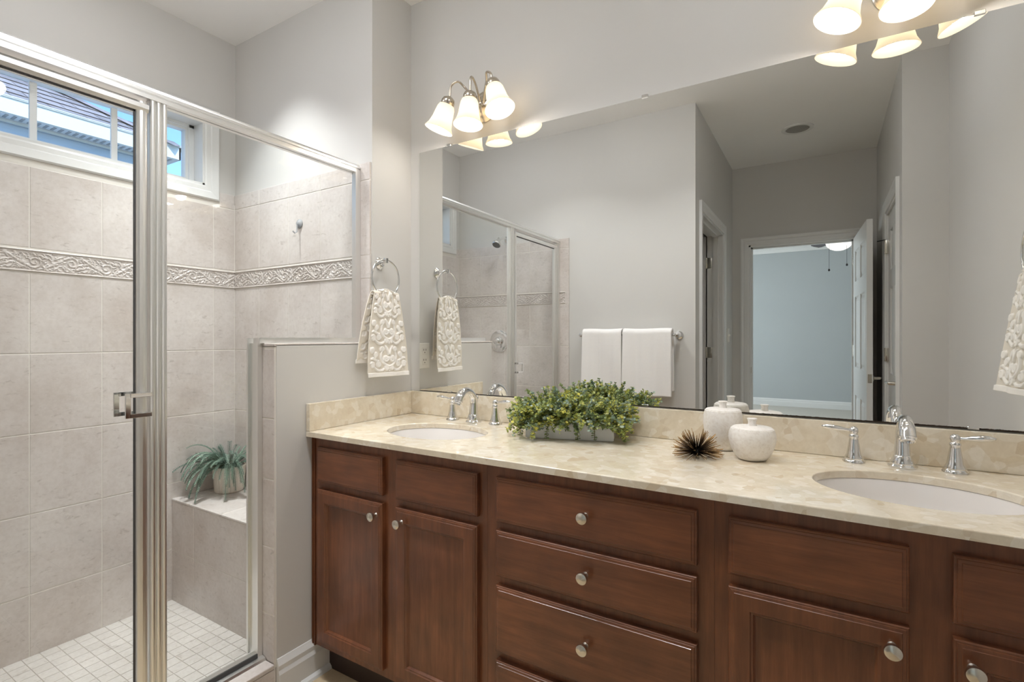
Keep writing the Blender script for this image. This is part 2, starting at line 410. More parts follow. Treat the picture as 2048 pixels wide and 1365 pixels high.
# bedroom
BX0, BX1 = -1.5, 5.0
k = NT('carpet'); cn = k.noise(k.coord(), 300, 3)
M_carpet = k.pbr(k.ramp(cn, [(.3, lin((196, 190, 180))), (.7, lin((214, 209, 200)))]), .95, bump=cn, bstr=.5, bdist=.004)
struct('floor_bedroom', MB().box(BX0, BX1, YBED-.1, YH-.0, ZF-.06, ZF-.002), M_carpet)
struct('ceiling_bedroom', MB().box(BX0-.1, BX1+.1, YBED-.1, YH-.06, ZBED, ZBED+.1), M_ceil)
struct('wall_bedroom_far', MB().box(BX0-.1, BX1+.1, YBED-.12, YBED, ZF, ZBED+.1), M_bedwall)
BWY0, BWY1, BWZ0, BWZ1 = -7.6, -4.6, .75, 2.35
struct('wall_bedroom_left', MB().box(BX0-.12, BX0, YBED, YH, ZF, BWZ0).box(BX0-.12, BX0, YBED, YH, BWZ1, ZBED+.1)
       .box(BX0-.12, BX0, YBED, BWY0, BWZ0, BWZ1).box(BX0-.12, BX0, BWY1, YH, BWZ0, BWZ1), M_bedwall)
struct('wall_bedroom_right', MB().box(BX1, BX1+.12, YBED, YH, ZF, ZBED+.1), M_bedwall)
w2 = sroot('window_2', (BX0, (BWY0+BWY1)/2, BWZ0))
fr = MB()
for a, b, c, d in ((BWY0, BWY1, BWZ0, BWZ0+.05), (BWY0, BWY1, BWZ1-.05, BWZ1), (BWY0, BWY0+.05, BWZ0, BWZ1), (BWY1-.05, BWY1, BWZ0, BWZ1), (-6.125, -6.075, BWZ0, BWZ1)):
    fr.box(BX0-.09, BX0-.03, a, b, c, d)
obj('window_frame', fr, M_vinyl, w2); obj('window_pane', MB().box(BX0-.062, BX0-.058, BWY0, BWY1, BWZ0, BWZ1), M_pane, w2)
add_light('bedroom_daylight', 'AREA', (BX0-.14, (BWY0+BWY1)/2, (BWZ0+BWZ1)/2), E_BED, (.93, .97, 1.0), (0, -PI/2, 0), shape='RECTANGLE', size=BWZ1-BWZ0, size_y=BWY1-BWY0)

# ---- baseboards, crown
def base_prof(flip=1, h=.138, t=.016):   # (offset from wall, z)
    return [(0, ZF), (t*flip, ZF), (t*flip, ZF+h*.62), (t*.7*flip, ZF+h*.72), (t*.75*flip, ZF+h*.84), (t*.35*flip, ZF+h*.95), (t*.2*flip, ZF+h), (0, ZF+h)]
struct('baseboard_knee', MB().prism([(p[0], p[1]) for p in base_prof()], 'y', YK-.0, -.46), M_trim)
q = MB(); q.prism([(0.016, ZF), (.030, ZF), (.027, ZF+.010), (.018, ZF+.018), (.016, ZF+.018)], 'y', YK, -.463)
struct('baseboard_shoe', q, M_trim)
struct('baseboard_back', MB().prism([(YB+a, z) for a, z in base_prof()], 'x', .03, XH1), M_trim)
struct('baseboard_right', MB().prism([(XR-a, z) for a, z in base_prof()], 'y', YB, -.56), M_trim)
struct('baseboard_bedroom', MB().prism([(YBED+a*1.1, ZF+(z-ZF)*1.0) for a, z in base_prof()], 'x', BX0, BX1), M_trim)
struct('trim_crown_bedroom', MB().prism([(YBED, ZBED-.14), (YBED+.02, ZBED-.14), (YBED+.03, ZBED-.09), (YBED+.08, ZBED-.03), (YBED+.10, ZBED-.02), (YBED+.10, ZBED), (YBED, ZBED)], 'x', BX0, BX1), M_trim)

# ------------------------------------------------------------------ shower tile
ROWS = [(-.045, .1995), (.2025, .5130), (.5160, .8265), (.8295, 1.140), (1.143, 1.4565)]
UP = [(1.5555, 1.8725), (1.8755, 1.950)]
def tiles(mb, plane, horiz, face, u_edges, z_rows, th=.008, nrm=1):
    """bevelled tiles on plane; horiz 'x' or 'y'; nrm = outward direction"""
    g = .0016
    for (z0, z1) in z_rows:
        for a, b in zip(u_edges[:-1], u_edges[1:]):
            if b-a < .01: continue
            mb.cur = rnd.random()*.98; lo, hi = sorted((face, face-nrm*th))
            if horiz == 'x': mb.bbox(a+g, b-g, lo, hi, z0+g*.5, z1-g*.5, .0012)
            else: mb.bbox(lo, hi, a+g, b-g, z0+g*.5, z1-g*.5, .0012)
def edges(lo, hi, first, step):
    e = [lo]; x = first
    while x < hi-.004:
        if x > lo+.004: e.append(x)
        x += step
    e.append(hi); return e
P_ = .2345
TX = XW+.009      # tile face on the window wall
# window wall tiling (below window trim), back wall, end wall
eb = edges(YB+.009, YE-.009, -1.7625, P_)
tb = MB(); tiles(tb, 'x', 'y', TX, eb, ROWS, nrm=1); tiles(tb, 'x', 'y', TX, eb, [(1.5555, 1.8725)], nrm=1)
tiles(tb, 'x', 'y', TX, edges(-.327, YE-.009, -1.7625, P_), [(1.8755, 1.950)], nrm=1)
tiles(tb, 'x', 'y', TX, edges(YB+.009, -1.655, -1.7625, P_), [(1.8755, 1.950)], nrm=1)
tb.cur = 1.0
struct('wall_tile_window_side', tb, M_tile)
struct('wall_grout_window_side', MB().box(XW, TX-.0014, YB, YE, -.045, 1.9), M_grout)
ee = edges(XW+.009, -.004, XW+.2235, P_)
te = MB(); tiles(te, 'y', 'x', YE-.009, ee, ROWS+UP, nrm=-1)
struct('wall_tile_end', te, M_tile)
struct('wall_grout_end', MB().box(XW, -.006, YE-.0076, YE, -.045, 1.949), M_grout)
tk = MB(); tiles(tk, 'y', 'x', YB+.009, edges(XW+.009, .012, XW+.2235, P_), ROWS+UP, nrm=1)
struct('wall_tile_valve_side', tk, M_tile)
struct('wall_grout_valve_side', MB().box(XW, .010, YB, YB+.0076, -.045, 1.949), M_grout)
# knee wall tiling: inner face, end face, cap
kn = MB(); tiles(kn, 'x', 'y', -.131, edges(YK-.008, YE-.009, -1.7625, P_), [(-.045, .1995), (.2025, .513), (.516, .8265), (.8295, 1.17)], nrm=-1)
tiles(kn, 'y', 'x', YK-.008, [-.131, -.002], [(.066, .229), (.232, .466), (.469, .705), (.708, .918), (.921, 1.165)], nrm=-1)
kn.cur = .7; kn.bbox(-.131, 0, YK-.009, YE-.009, ZK-.004, ZK+.006, .002); kn.cur = 1
struct('wall_tile_knee', kn, M_tile)
struct('wall_grout_knee', MB().box(-.1298, -.0032, YK-.0068, YK+.001, .05, 1.172).box(-.1298, -.121, YK, YE-.002, -.045, 1.172), M_grout)
# curb in front of the door
cb = MB(); cb.cur = .6
ye = edges(YB+.009, YK-.009, -1.7625, P_*1.3)
for a, b in zip(ye[:-1], ye[1:]):
    cb.cur = rnd.random(); cb.bbox(-.135, .003, a+.001, b-.001, .050, .066, .003); cb.bbox(-.006, .002, a+.001, b-.001, ZF, .048, .001); cb.bbox(-.135, -.127, a+.001, b-.001, -.045, .048, .001)
struct('floor_curb_tile', cb, M_tile)
struct('floor_curb', MB().box(-.128, -.005, YB+.001, YK-.001, ZF, .051), M_grout)
# bench
BY = -.55; BZ = .441
bn = MB()
for a, b in zip(edges(XW+.009, -.132, XW+.2035, P_*1.94)[:-1], edges(XW+.009, -.132, XW+.2035, P_*1.94)[1:]):
    for z0, z1 in ((-.04, .194), (.197, .430)):
        bn.cur = rnd.random(); bn.bbox(a+.0015, b-.0015, BY, BY+.008, z0, z1, .001)
bx = edges(XW+.009, -.132, XW+.17, .26)
for a, b in zip(bx[:-1], bx[1:]):
    for y0, y1 in ((BY-.002, -.40), (-.3985, YE-.010)):
        bn.cur = rnd.random(); bn.bbox(a+.001, b-.001, y0, y1, BZ-.010, BZ, .0025)
struct('floor_bench_tile', bn, M_tile)
struct('floor_bench', MB().box(XW+.002, -.131, BY+.0014, YE-.002, -.05, BZ-.0012), M_grout)
# shower floor mosaic
mo = MB(); sx = .0535
for i in range(18):
    for j in range(22):
        x0 = XW+.010+i*sx; y1 = BY-j*sx
        if x0 > -.14 or y1 < YB+.02: continue
        mo.cur = rnd.random(); mo.bbox(x0, min(x0+sx-.0025, -.136), max(y1-sx+.0025, YB+.01), y1, -.046, -.040, .0006)
struct('floor_shower_mosaic', mo, M_mosaic)
struct('floor_shower', MB().box(XW, -.128, YB, BY+.01, -.08, -.0418), M_grout_dark)

# ---- relief border: scrolls pressed into the tile, built as a height field
def spiral(cx, cy, r0, r1, a0, turns, n=40, s=1):
    return [(cx+(r0+(r1-r0)*t)*math.cos(a0+s*turns*2*PI*t), cy+(r0+(r1-r0)*t)*math.sin(a0+s*turns*2*PI*t)) for t in [i/(n-1) for i in range(n)]]
def bez(p0, p1, p2, p3, n=24):
    return [tuple(((1-t)**3)*a+3*t*(1-t)**2*b+3*t*t*(1-t)*c+t**3*d for a, b, c, d in zip(p0, p1, p2, p3)) for t in [i/(n-1) for i in range(n)]]
def dist_field(U, V, lines):
    """distance from each grid point to the nearest polyline sample, less that stroke's half width"""
    best = np.full(U.shape, 9.0, dtype=np.float32)
    for pts, w in lines:
        P = np.array(pts, dtype=np.float32); n = len(P)
        t = np.linspace(0, 1, n); ww = (np.interp(t, [0, .5, 1], w)).astype(np.float32)
        lo = P.min(0)-.02; hi = P.max(0)+.02
        m = (U > lo[0]) & (U < hi[0]) & (V > lo[1]) & (V < hi[1])
        if not m.any(): continue
        u = U[m][:, None]-P[None, :, 0]; v = V[m][:, None]-P[None, :, 1]
        d = (np.sqrt(u*u+v*v)-ww[None, :]).min(1); best[m] = np.minimum(best[m], d)
    return best
BH = .089
def border_lines():
    L = []; w1 = (.0012, .0034, .0012)
    for k_, (ox, s) in enumerate(((0, 1), (.1175, -1))):
        cy = BH/2
        f = lambda pts: [(ox+x, cy+s*y) for x, y in pts]
        L.append((f(spiral(.070, .004, .024, .004, 2.6, 1.5, 60, -1)), (.0030, .0022, .0012)))
        L.append((f(bez((-.045, -.030), (-.005, -.036), (.012, .004), (.048, .016))), (.001, .0036, .002)))
        for a, ln, b in ((2.3, .036, .5), (1.5, .026, .9), (.9, .030, -.4), (-2.2, .030, .6), (-1.2, .026, -.5), (.1, .028, .8), (3.1, .030, -.8)):
            x0, y0 = .004+.02*math.cos(a), .000+.012*math.sin(a)
            L.append((f(bez((x0, y0), (x0+ln*.4*math.cos(a), y0+ln*.4*math.sin(a)), (x0+ln*.8*math.cos(a+b*.5), y0+ln*.8*math.sin(a+b*.5)), (x0+ln*math.cos(a+b), y0+ln*math.sin(a+b)), 14)), w1))
        for a, ln, b in ((1.9, .024, .7), (-.6, .024, .7), (-1.6, .022, -.8), (.7, .022, .8)):
            x0, y0 = .072+.026*math.cos(a), .004+.024*math.sin(a)
            L.append((f(bez((x0, y0), (x0+ln*.4*math.cos(a-.8), y0+ln*.4*math.sin(a-.8)), (x0+ln*.8*math.cos(a), y0+ln*.8*math.sin(a)), (x0+ln*math.cos(a+b), y0+ln*math.sin(a+b)), 14)), (.001, .0028, .001)))
    rr = random.Random(3)
    for k_, (ox, s) in enumerate(((0, 1), (.1175, -1))):
        for gx in np.arange(.004, .1175, .0105):
            for gy in np.arange(-.032, .033, .0105):
                x0, y0 = gx+rr.uniform(-.003, .003), gy+rr.uniform(-.003, .003)
                rx, ry = x0-.070, y0-.004; rad = math.hypot(rx, ry)
                if rad < .027 or abs(y0) > .036: continue
                a = math.atan2(ry, rx)+PI/2+rr.choice((.5, -.5, .9)); ln = rr.uniform(.011, .018); b = rr.choice((-1, 1))*.9
                L.append(([(ox+x, BH/2+s*y) for x, y in bez((x0, y0), (x0+ln*.4*math.cos(a), y0+ln*.4*math.sin(a)), (x0+ln*.8*math.cos(a+b*.5), y0+ln*.8*math.sin(a+b*.5)), (x0+ln*math.cos(a+b), y0+ln*math.sin(a+b)), 10)], (.0006, .0019, .0006)))
    out = []
    for d in (-.235, 0, .235):
        for pts, w in L: out.append(([(x+d, y) for x, y in pts], w))
    return out
_bl = border_lines()
def border(name, horiz, face, a0, a1, nrm, flip=1):
    n = int((a1-a0)/.0022); r = 42
    us = np.linspace(a0, a1, n); vs = np.linspace(0, BH, r)
    U, V = np.meshgrid(us-a0, vs); Um = np.mod(U*flip, .235)
    D = dist_field(Um.astype(np.float32), V.astype(np.float32), _bl)
    H = .0034*np.clip(.5-D/.0016, 0, 1)
    rim = np.clip(1-np.abs(V-.004)/.004, 0, 1)**.5*.006; rim2 = np.clip(1-np.abs(V-(BH-.004))/.004, 0, 1)**.5*.006
    H = np.where((V > .009) & (V < BH-.009), H, 0)+rim+rim2
    H[0, :] = H[-1, :] = -.004
    rows = []
    for j in range(r):
        row = []
        for i in range(n):
            z = 1.4605+vs[j]*1.0; d = face+nrm*(H[j, i])
            row.append((us[i], d, z) if horiz == 'x' else (d, us[i], z))
        rows.append(row)
    return struct(name, MB().grid(rows), M_tile)
border('wall_border_window_side', 'y', TX-.001, YB+.009, YE-.009, 1)
border('wall_border_end', 'x', YE-.008, XW+.009, -.102, -1)
border('wall_border_valve_side', 'x', YB+.008, XW+.009, -.02, 1)
te2 = MB(); te2.cur = .5   # narrow plain tiles on the strips outside the glass
te2.bbox(-.100, -.004, YE-.009, YE-.001, 1.4575, 1.5545, .001)
te2.bbox(-.018, .012, YB+.001, YB+.009, 1.4575, 1.5545, .001)
struct('wall_tile_strip', te2, M_tile)

# ------------------------------------------------------------------ shower window
w1 = sroot('window_1', (XW, (WY0+WY1)/2, WZ0))
cs = MB()
def casing_y(mb, y0, y1, z0, z1, w, x, t=.016, out=1):
    """picture-frame casing around an opening in a wall of constant x"""
    prof = [(0, 0), (0, .7*t), (.006, t), (w*.55, t*.8), (w*.62, t*.55), (w*.9, t*.5), (w, t*.35), (w, 0)]
    R = []
    for ins, d in prof:
        R.append([(x+out*d, y0-w+ins, z0-w+ins), (x+out*d, y1+w-ins, z0-w+ins), (x+out*d, y1+w-ins, z1+w-ins), (x+out*d, y0-w+ins, z1+w-ins)])
    vs = [p for r_ in R for p in r_]; n = len(R); fs = []
    for j in range(n):
        jj = (j+1) % n
        for i in range(4): fs.append((j*4+i, j*4+(i+1) % 4, jj*4+(i+1) % 4, jj*4+i))
    mb.add(vs, fs)
casing_y(cs, WY0, WY1, WZ0, WZ1, .068, XW+.003)
obj('window_casing', cs, M_trim, w1)
rv = MB()
for a, b, c, d in ((WY0, WY1, WZ0-.002, WZ0+.010), (WY0, WY1, WZ1-.010, WZ1+.002), (WY0-.002, WY0+.010, WZ0, WZ1), (WY1-.010, WY1+.002, WZ0, WZ1)):
    rv.box(wx0, XW+.004, a, b, c, d)
obj('window_reveal', rv, M_trim, w1)
vf = MB()
xa, xb = -1.150, -1.095
iy0, iy1, iz0, iz1 = WY0+.010, WY1-.010, WZ0+.010, WZ1-.010
def vframe(mb, y0, y1, z0, z1, w, x0, x1):
    mb.box(x0, x1, y0, y1, z0, z0+w).box(x0, x1, y0, y1, z1-w, z1).box(x0, x1, y0, y0+w, z0+w, z1-w).box(x0, x1, y1-w, y1, z0+w, z1-w)
vf.box(xa, xb, iy0, iy1, iz0, iz0+.022).box(xa, xb, iy0, iy1, iz1-.014, iz1).box(xa, xb, iy0, iy0+.022, iz0, iz1).box(xa, xb, iy1-.022, iy1, iz0, iz1); vframe(vf, iy0+.022, iy1-.022, iz0+.022, iz1-.014, .012, xa, xb-.014)
obj('window_frame', vf, M_vinyl, w1)
for yy in (-1.017, -.738, -1.296):
    obj('mullion', MB().bbox(-1.132, -1.118, yy-.012, yy+.012, iz0+.03, iz1-.03, .002), M_vinyl, w1)
obj('window_pane', MB().box(-1.127, -1.124, iy0+.03, iy1-.03, iz0+.03, iz1-.03), M_pane, w1)

# ------------------------------------------------------------------ neighbouring house
M_fascia = NT('pale_blue_fascia').pbr(lin((222, 226, 228)), .5)
nb = thing('neighbor_house', 'neighbouring house with pale siding and shingled roof seen through the shower window', 'house', (-7, -3, -.6))
k = NT('lap_siding'); tc = k.n('ShaderNodeTexCoord'); sp = k.n('ShaderNodeSeparateXYZ'); k.l(tc.outputs['Object'], sp.inputs[0])
n_ = k.noise(k.coord((1, 1, 8)), 6, 3)
M_siding = k.pbr(k.ramp(n_, [(.3, lin((176, 190, 208))), (.7, lin((186, 199, 215)))]), .6)
k = NT('asphalt_shingle'); n_ = k.noise(k.coord(), 5, 5, .7); at = k.n('ShaderNodeAttribute'); at.attribute_name = 'tint'
M_shing = k.pbr(k.mix(1, k.ramp(n_, [(.3, lin((152, 146, 150))), (.7, lin((182, 176, 178)))]), k.ramp(at.outputs['Fac'], [(0, (.70, .70, .72, 1)), (1, (1.1, 1.08, 1.08, 1))]), 'MULTIPLY'), .9)
wy1 = 1.12; sd = MB(); z = -.6
while z < 3.34:      # lap siding boards
    sd.prism([(-5.22, z), (-5.190, z), (-5.212, min(z+.115, 3.345)), (-5.22, min(z+.115, 3.345))], 'y', -9, wy1)
    z += .115
obj('siding', sd, M_siding, nb)
obj('house_body', MB().box(-13, -5.22, -9, wy1, -.6, 3.345), M_siding, nb)
EX, EY, EZ = -5.0, 1.40, 3.345
obj('soffit', MB().box(-13.4, EX-.02, -9.4, EY-.02, EZ, EZ+.02), M_fascia, nb)
fa = MB().box(EX-.02, EX, -9.4, EY, EZ+.005, EZ+.17).box(-13.4, EX, EY-.02, EY, EZ+.005, EZ+.17)
fa.box(EX-.005, EX+.015, -9.4, EY+.01, EZ+.150, EZ+.172)
obj('fascia', fa, M_fascia, nb)
vs_ = MB()
for i in range(160): vs_.box(EX-.15, EX-.04, EY-.1-i*.06, EY-.075-i*.06, EZ-.004, EZ)
obj('soffit_vents', vs_, NT('soffit_vent_grey').pbr(lin((150, 156, 160)), .7), nb)
obj('frieze_board', MB().box(-5.22, -5.185, -9, wy1, EZ-.03, EZ-.001), M_fascia, nb)
rf = MB(); pit = .62; z0r = EZ+.16
def rp(x, y): # roof heights over east slope
    return z0r+pit*(EX-x)
ridge_x = -9.0
stp = .16; c = 0
while EX-c*stp > ridge_x:       # east slope courses of shingle tabs
    xa_ = EX+.02-c*stp; xb_ = xa_-stp-.03; top = EY+.02-c*stp; yy = -7.0+(c % 2)*.15
    while yy < top:
        w_ = min(.30, top-yy); rf.cur = rnd.random()
        za = z0r+pit*(EX-xa_); zb = z0r+pit*(EX-xb_)
        rf.add([(xa_, yy, za+.012), (xa_, yy+w_-.008, za+.012), (xb_, yy+w_-.008-(stp if w_ < .30 else 0), zb), (xb_, yy, zb)], [(0, 1, 2, 3)])
        yy += .30
    c += 1
rf.cur = .4; H = z0r+pit*(EX-ridge_x)-.012
rf.add([(EX, -9.4, z0r-.01), (EX, EY, z0r-.01), (ridge_x, EY-4.0, H), (ridge_x, -9.4, H), (-13.4, EY, z0r-.01), (-13.4, -9.4, z0r-.01)],
       [(0, 1, 2, 3), (1, 4, 2), (4, 5, 3, 2)])
hp = []      # hip cap shingles
for i in range(24):
    t = i*.17; a = Vector((EX-t, EY-t, z0r+pit*t+.02)); b = a+Vector((-.17, -.17, pit*.17+.0)); rf.cur = rnd.random()
    sdv = Vector((.1, -.1, -.055)); rf.add([a-Vector((.1, -.1, .055))*1, a, b, b-Vector((.1, -.1, .055))], [(0, 1, 2, 3)])
    rf.add([a, a+sdv*Vector((1, 1, 1)), b+sdv, b], [(0, 1, 2, 3)])
obj('roof', rf, M_shing, nb, fix=False)
struct('ground_outside', MB().box(-16, XW-.2, -12, 8, -.75, -.6), NT('pale_bounce_ground').pbr(lin((200, 196, 186)), .9))  # unseen ground, made pale to bounce sunlight up through the window

# ------------------------------------------------------------------ shower enclosure
XG = -.080
en = thing('shower_enclosure', 'framed glass shower enclosure with silver rails and hinged door beside the vanity', 'shower enclosure', (XG, -1.0, .066))
ZH0, ZH1 = 1.908, 1.944
def rail_y(mb, y0, y1, z0, z1, x0, x1):
    """extruded header with grooves, along y"""
    h = z1-z0; pr = [(x0, z0), (x1, z0), (x1, z0+h*.30), (x1-.004, z0+h*.36), (x1-.004, z0+h*.46), (x1, z0+h*.52), (x1, z0+h*.72), (x1-.005, z0+h*.80), (x1-.008, z1), (x0+.008, z1), (x0+.005, z0+h*.8), (x0, z0+h*.72)]
    mb.prism(pr, 'y', y0, y1)
obj('header_rail', (lambda m: (rail_y(m, YB+.010, YE-.010, ZH0, ZH1, XG-.020, XG+.020), m)[1])(MB()), M_alumh, en)
def post_z(mb, y0, y1, z0, z1, x0, x1, ribs=2):
    """vertical extrusion with rounded ribs on its outer faces"""
    w = (y1-y0)/ribs; pr = []
    for i in range(ribs):
        for j in range(7):
            a = PI*j/6; pr.append((x1-.004+.006*math.sin(a), y0+w*(i+.5)-w*.47*math.cos(a)))
    for i in reversed(range(ribs)):
        for j in range(7):
            a = PI*j/6; pr.append((x0+.004-.006*math.sin(a), y0+w*(i+.5)+w*.47*math.cos(a)))
    mb.prism(pr, 'z', z0, z1)
m = MB(); post_z(m, -1.046, -.999, .090, ZH0, XG-.016, XG+.016, 3); obj('strike_post', m, M_alum, en)
m = MB(); m.box(XG-.012, XG+.012, YE-.028, YE-.010, ZK+.024, ZH0).box(XG+.004, XG+.020, YE-.036, YE-.010, ZK+.024, ZH0); obj('wall_jamb', m, M_alum, en)
m = MB(); m.box(XG-.016, XG+.018, YB+.010, YB+.036, .078, ZH0); post_z(m, YB+.036, YB+.052, .078, ZH0, XG-.012, XG+.012, 1); obj('hinge_jamb', m, M_alum, en)
# U channel on top of and down the end of the knee wall
m = MB(); m.box(XG-.016, XG+.022, YK-.026, YE-.010, ZK+.006, ZK+.026); obj('knee_rail', m, M_alumh, en)
m = MB(); m.box(XG-.040, XG+.010, YK-.026, YK-.009, .080, ZK+.006).box(XG-.046, XG-.036, YK-.034, YK-.009, .080, ZK+.024); obj('knee_jamb', m, M_alum, en)
m = MB(); m.prism([(XG-.030, .066), (XG+.034, .066), (XG+.030, .074), (XG+.012, .078), (XG+.010, .092), (XG-.012, .092), (XG-.014, .078), (XG-.030, .072)], 'y', YB+.011, YK-.010); obj('sill_rail', m, M_alumh, en)
obj('sill_gasket', MB().box(XG+.011, XG+.016, -.999, YK-.03, .0785, .0925), M_rubber, en)
gp = MB()   # one notched sheet of fixed glass
gp.prism([(-.999, .090), (YK-.022, .090), (YK-.022, ZK+.022), (YE-.028, ZK+.022), (YE-.028, ZH0), (-.999, ZH0)], 'x', XG-.003, XG+.003)
obj('fixed_panel', gp, M_glass, en)
dr = MB(); DY0, DY1, DZ0, DZ1 = YB+.054, -1.049, .096, 1.896; fw = .031
for (a, b, c, d) in ((DY1-fw, DY1, DZ0, DZ1), (DY0, DY0+fw, DZ0, DZ1)): post_z(dr, a, b, c, d, XG-.012, XG+.012, 1)
dr.prism([(XG-.012, DZ1-.030), (XG+.012, DZ1-.030), (XG+.017, DZ1-.02), (XG+.017, DZ1-.008), (XG+.010, DZ1), (XG-.012, DZ1)], 'y', DY0, DY1)
dr.prism([(XG-.012, DZ0), (XG+.012, DZ0), (XG+.016, DZ0+.02), (XG+.012, DZ0+.036), (XG-.012, DZ0+.036)], 'y', DY0, DY1)
door = obj('shower_door', dr, M_alum, en)
obj('door_pane', MB().box(XG-.003, XG+.003, DY0+fw, DY1-fw, DZ0+.03, DZ1-.028), M_glass, door)
gk = MB().box(XG+.003, XG+.006, DY1-fw-.005, DY1-fw, DZ0+.03, DZ1-.03).box(XG+.003, XG+.006, DY0+fw, DY1-fw, DZ1-.034, DZ1-.030)
obj('door_gasket', gk, M_rubber, door)
def pull(sgn):
    m = MB(); x = XG+sgn*.012; xo = XG+sgn*.034; yb0, zb0, zb1 = -1.062, .975, 1.045
    for z in (zb0+.006, zb1-.006):
        m.bbox(min(x-sgn*.0, xo), max(x, xo), yb0-.009, yb0+.009, z-.006, z+.006, .001)
        m.bbox(min(xo, xo+sgn*.006), max(xo, xo+sgn*.006), yb0-.045, yb0+.011, z-.006, z+.006, .001)
    m.bbox(min(xo, xo+sgn*.006), max(xo, xo+sgn*.006), yb0-.056, yb0-.042, zb0, zb1, .001)
    return m
obj('door_handle', pull(1), M_chrome, door); obj('door_handle', pull(-1), M_chrome, door)

# ------------------------------------------------------------------ shower fittings
sh = thing('shower_sprayer', 'chrome shower head on a bent arm high on the tiled shower wall', 'shower head', (-.536, YB+.0, 1.992))
obj('flange', MB().lathe([(.0, .016), (.012, .015), (.022, .008), (.028, .002), (.028, 0)], (-.536, YB+.001, 1.992), (0, 1, 0)), M_chrome, sh)
obj('shower_arm', MB().tube([(-.536, YB, 1.992), (-.536, YB+.05, 1.994), (-.537, YB+.09, 1.985), (-.538, YB+.12, 1.965)], .009, 14), M_chrome, sh)
obj('spray_head', MB().lathe([(.010, -.035), (.012, -.02), (.014, -.012), (.030, .012), (.036, .022), (.036, .034), (.033, .038)], (-.539, YB+.135, 1.955), (0, .55, -.83)), M_chrome, sh)
obj('spray_face', MB().lathe([(.032, .037), (.030, .040), (0, .041)], (-.539, YB+.135, 1.955), (0, .55, -.83)), M_rubber, sh)
vv = thing('shower_valve', 'round chrome shower valve with lever on the tiled shower wall', 'shower valve', (-.603, YB+.01, 1.176))
obj('escutcheon', MB().lathe([(.088, 0), (.088, .004), (.080, .010), (.055, .013), (.052, .013)], (-.603, YB+.0095, 1.176), (0, 1, 0), 48), M_chrome, vv)
obj('valve_hub', MB().lathe([(.036, .012), (.034, .030), (.026, .048), (.012, .056), (0, .058)], (-.603, YB+.0095, 1.176), (0, 1, 0), 32), M_chrome, vv)
obj('lever', MB().tube([(-.603, YB+.055, 1.176), (-.603, YB+.06, 1.15), (-.603, YB+.058, 1.118)], [.008, .0065, .0085], 10), M_chrome, vv)
hk = thing('suction_hook', 'small clear plastic suction hook stuck on the shower end wall tile', 'hook', (-.470, YE-.009, 1.735))
M_clear = NT('clear_plastic').pbr(lin((228, 230, 232)), .15, **{'Transmission Weight': .6})
obj('suction_cup', MB().lathe([(.022, 0), (.021, .004), (.012, .010), (.008, .014), (0, .015)], (-.470, YE-.0095, 1.740), (0, -1, 0)), M_clear, hk)
obj('hook_arm', MB().tube([(-.470, YE-.022, 1.742), (-.470, YE-.024, 1.715), (-.470, YE-.026, 1.700), (-.470, YE-.036, 1.692), (-.470, YE-.046, 1.700)], .0035, 8), M_clear, hk)

# ------------------------------------------------------------------ mirror
obj_m = obj('vanity_mirror', MB().box(.0573, 2.175, -.006, -.0005, .9635, 2.048), M_mirror)
tag(obj_m, 'large frameless wall mirror resting above the marble backsplash', 'mirror')
cl = thing('mirror_clip', 'chrome clip on the top mirror edge beside the left vanity light', 'mirror clip', (.228, -.006, 2.048), 'clips holding the mirror')
obj('clip_body', MB().bbox(.216, .240, -.010, -.0005, 2.044, 2.056, .0018), M_chrome, cl)
dup(cl, (1.098, -.006, 2.048), 'chrome clip at the middle of the top mirror edge')
dup(cl, (1.979, -.006, 2.048), 'chrome clip on the top mirror edge beside the right vanity light')
for x, lb in ((.232, 'chrome clip on the bottom mirror edge above the left faucet'), (1.098, 'chrome clip on the bottom mirror edge behind the leafy planter'), (1.966, 'chrome clip on the bottom mirror edge above the right faucet handle')):
    dup(cl, (x, -.006, .9665), lb, scale=(1, 1, .55))

# ------------------------------------------------------------------ countertop and splashes
SK = [(.407, -.303), (1.812, -.303)]; SA, SB = .203, .152
def counter():
    bm = bmesh.new(); x0, x1, y0, y1 = .0015, XR-.001, -.5636, -.0005
    def loop(pts): 
        vs = [bm.verts.new((p[0], p[1], ZT)) for p in pts]; return [bm.edges.new((vs[i], vs[(i+1) % len(vs)])) for i in range(len(vs))]
    E_ = loop([(x0, y0), (x1, y0), (x1, y1), (x0, y1)])
    for cx, cy in SK: E_ += loop([(cx+SA*math.cos(2*PI*i/72), cy+SB*math.sin(2*PI*i/72)) for i in range(72)])
    r = bmesh.ops.triangle_fill(bm, use_beauty=True, use_dissolve=True, edges=E_)
    fs = [f for f in bm.faces]
    ext = bmesh.ops.extrude_face_region(bm, geom=fs)
    for v in [g for g in ext['geom'] if isinstance(g, bmesh.types.BMVert)]: v.co.z -= .0195
    bmesh.ops.recalc_face_normals(bm, faces=bm.faces)
    sharp = [e for e in bm.edges if len(e.link_faces) == 2 and e.calc_face_angle(0) > 1.2 and e.verts[0].co.z > ZT-.001 and e.verts[1].co.z > ZT-.001]
    bmesh.ops.bevel(bm, geom=sharp, offset=.003, segments=3, affect='EDGES', profile=.5)
    me = bpy.data.meshes.new('countertop'); bm.to_mesh(me); bm.free(); me.materials.append(M_marble)
    o = bpy.data.objects.new('countertop', me); S.collection.objects.link(o); return o
ct = tag(counter(), 'cream speckled marble countertop with two oval basin cutouts', 'countertop')
bs = thing('backsplash', 'low cream marble backsplash running round the back of the counter', 'backsplash', (XR/2, -.01, ZT))
obj('back_slab', MB().bbox(.022, XR-.0015, -.0205, -.0005, ZT+.0005, ZT+.102, .0015), M_marble, bs)
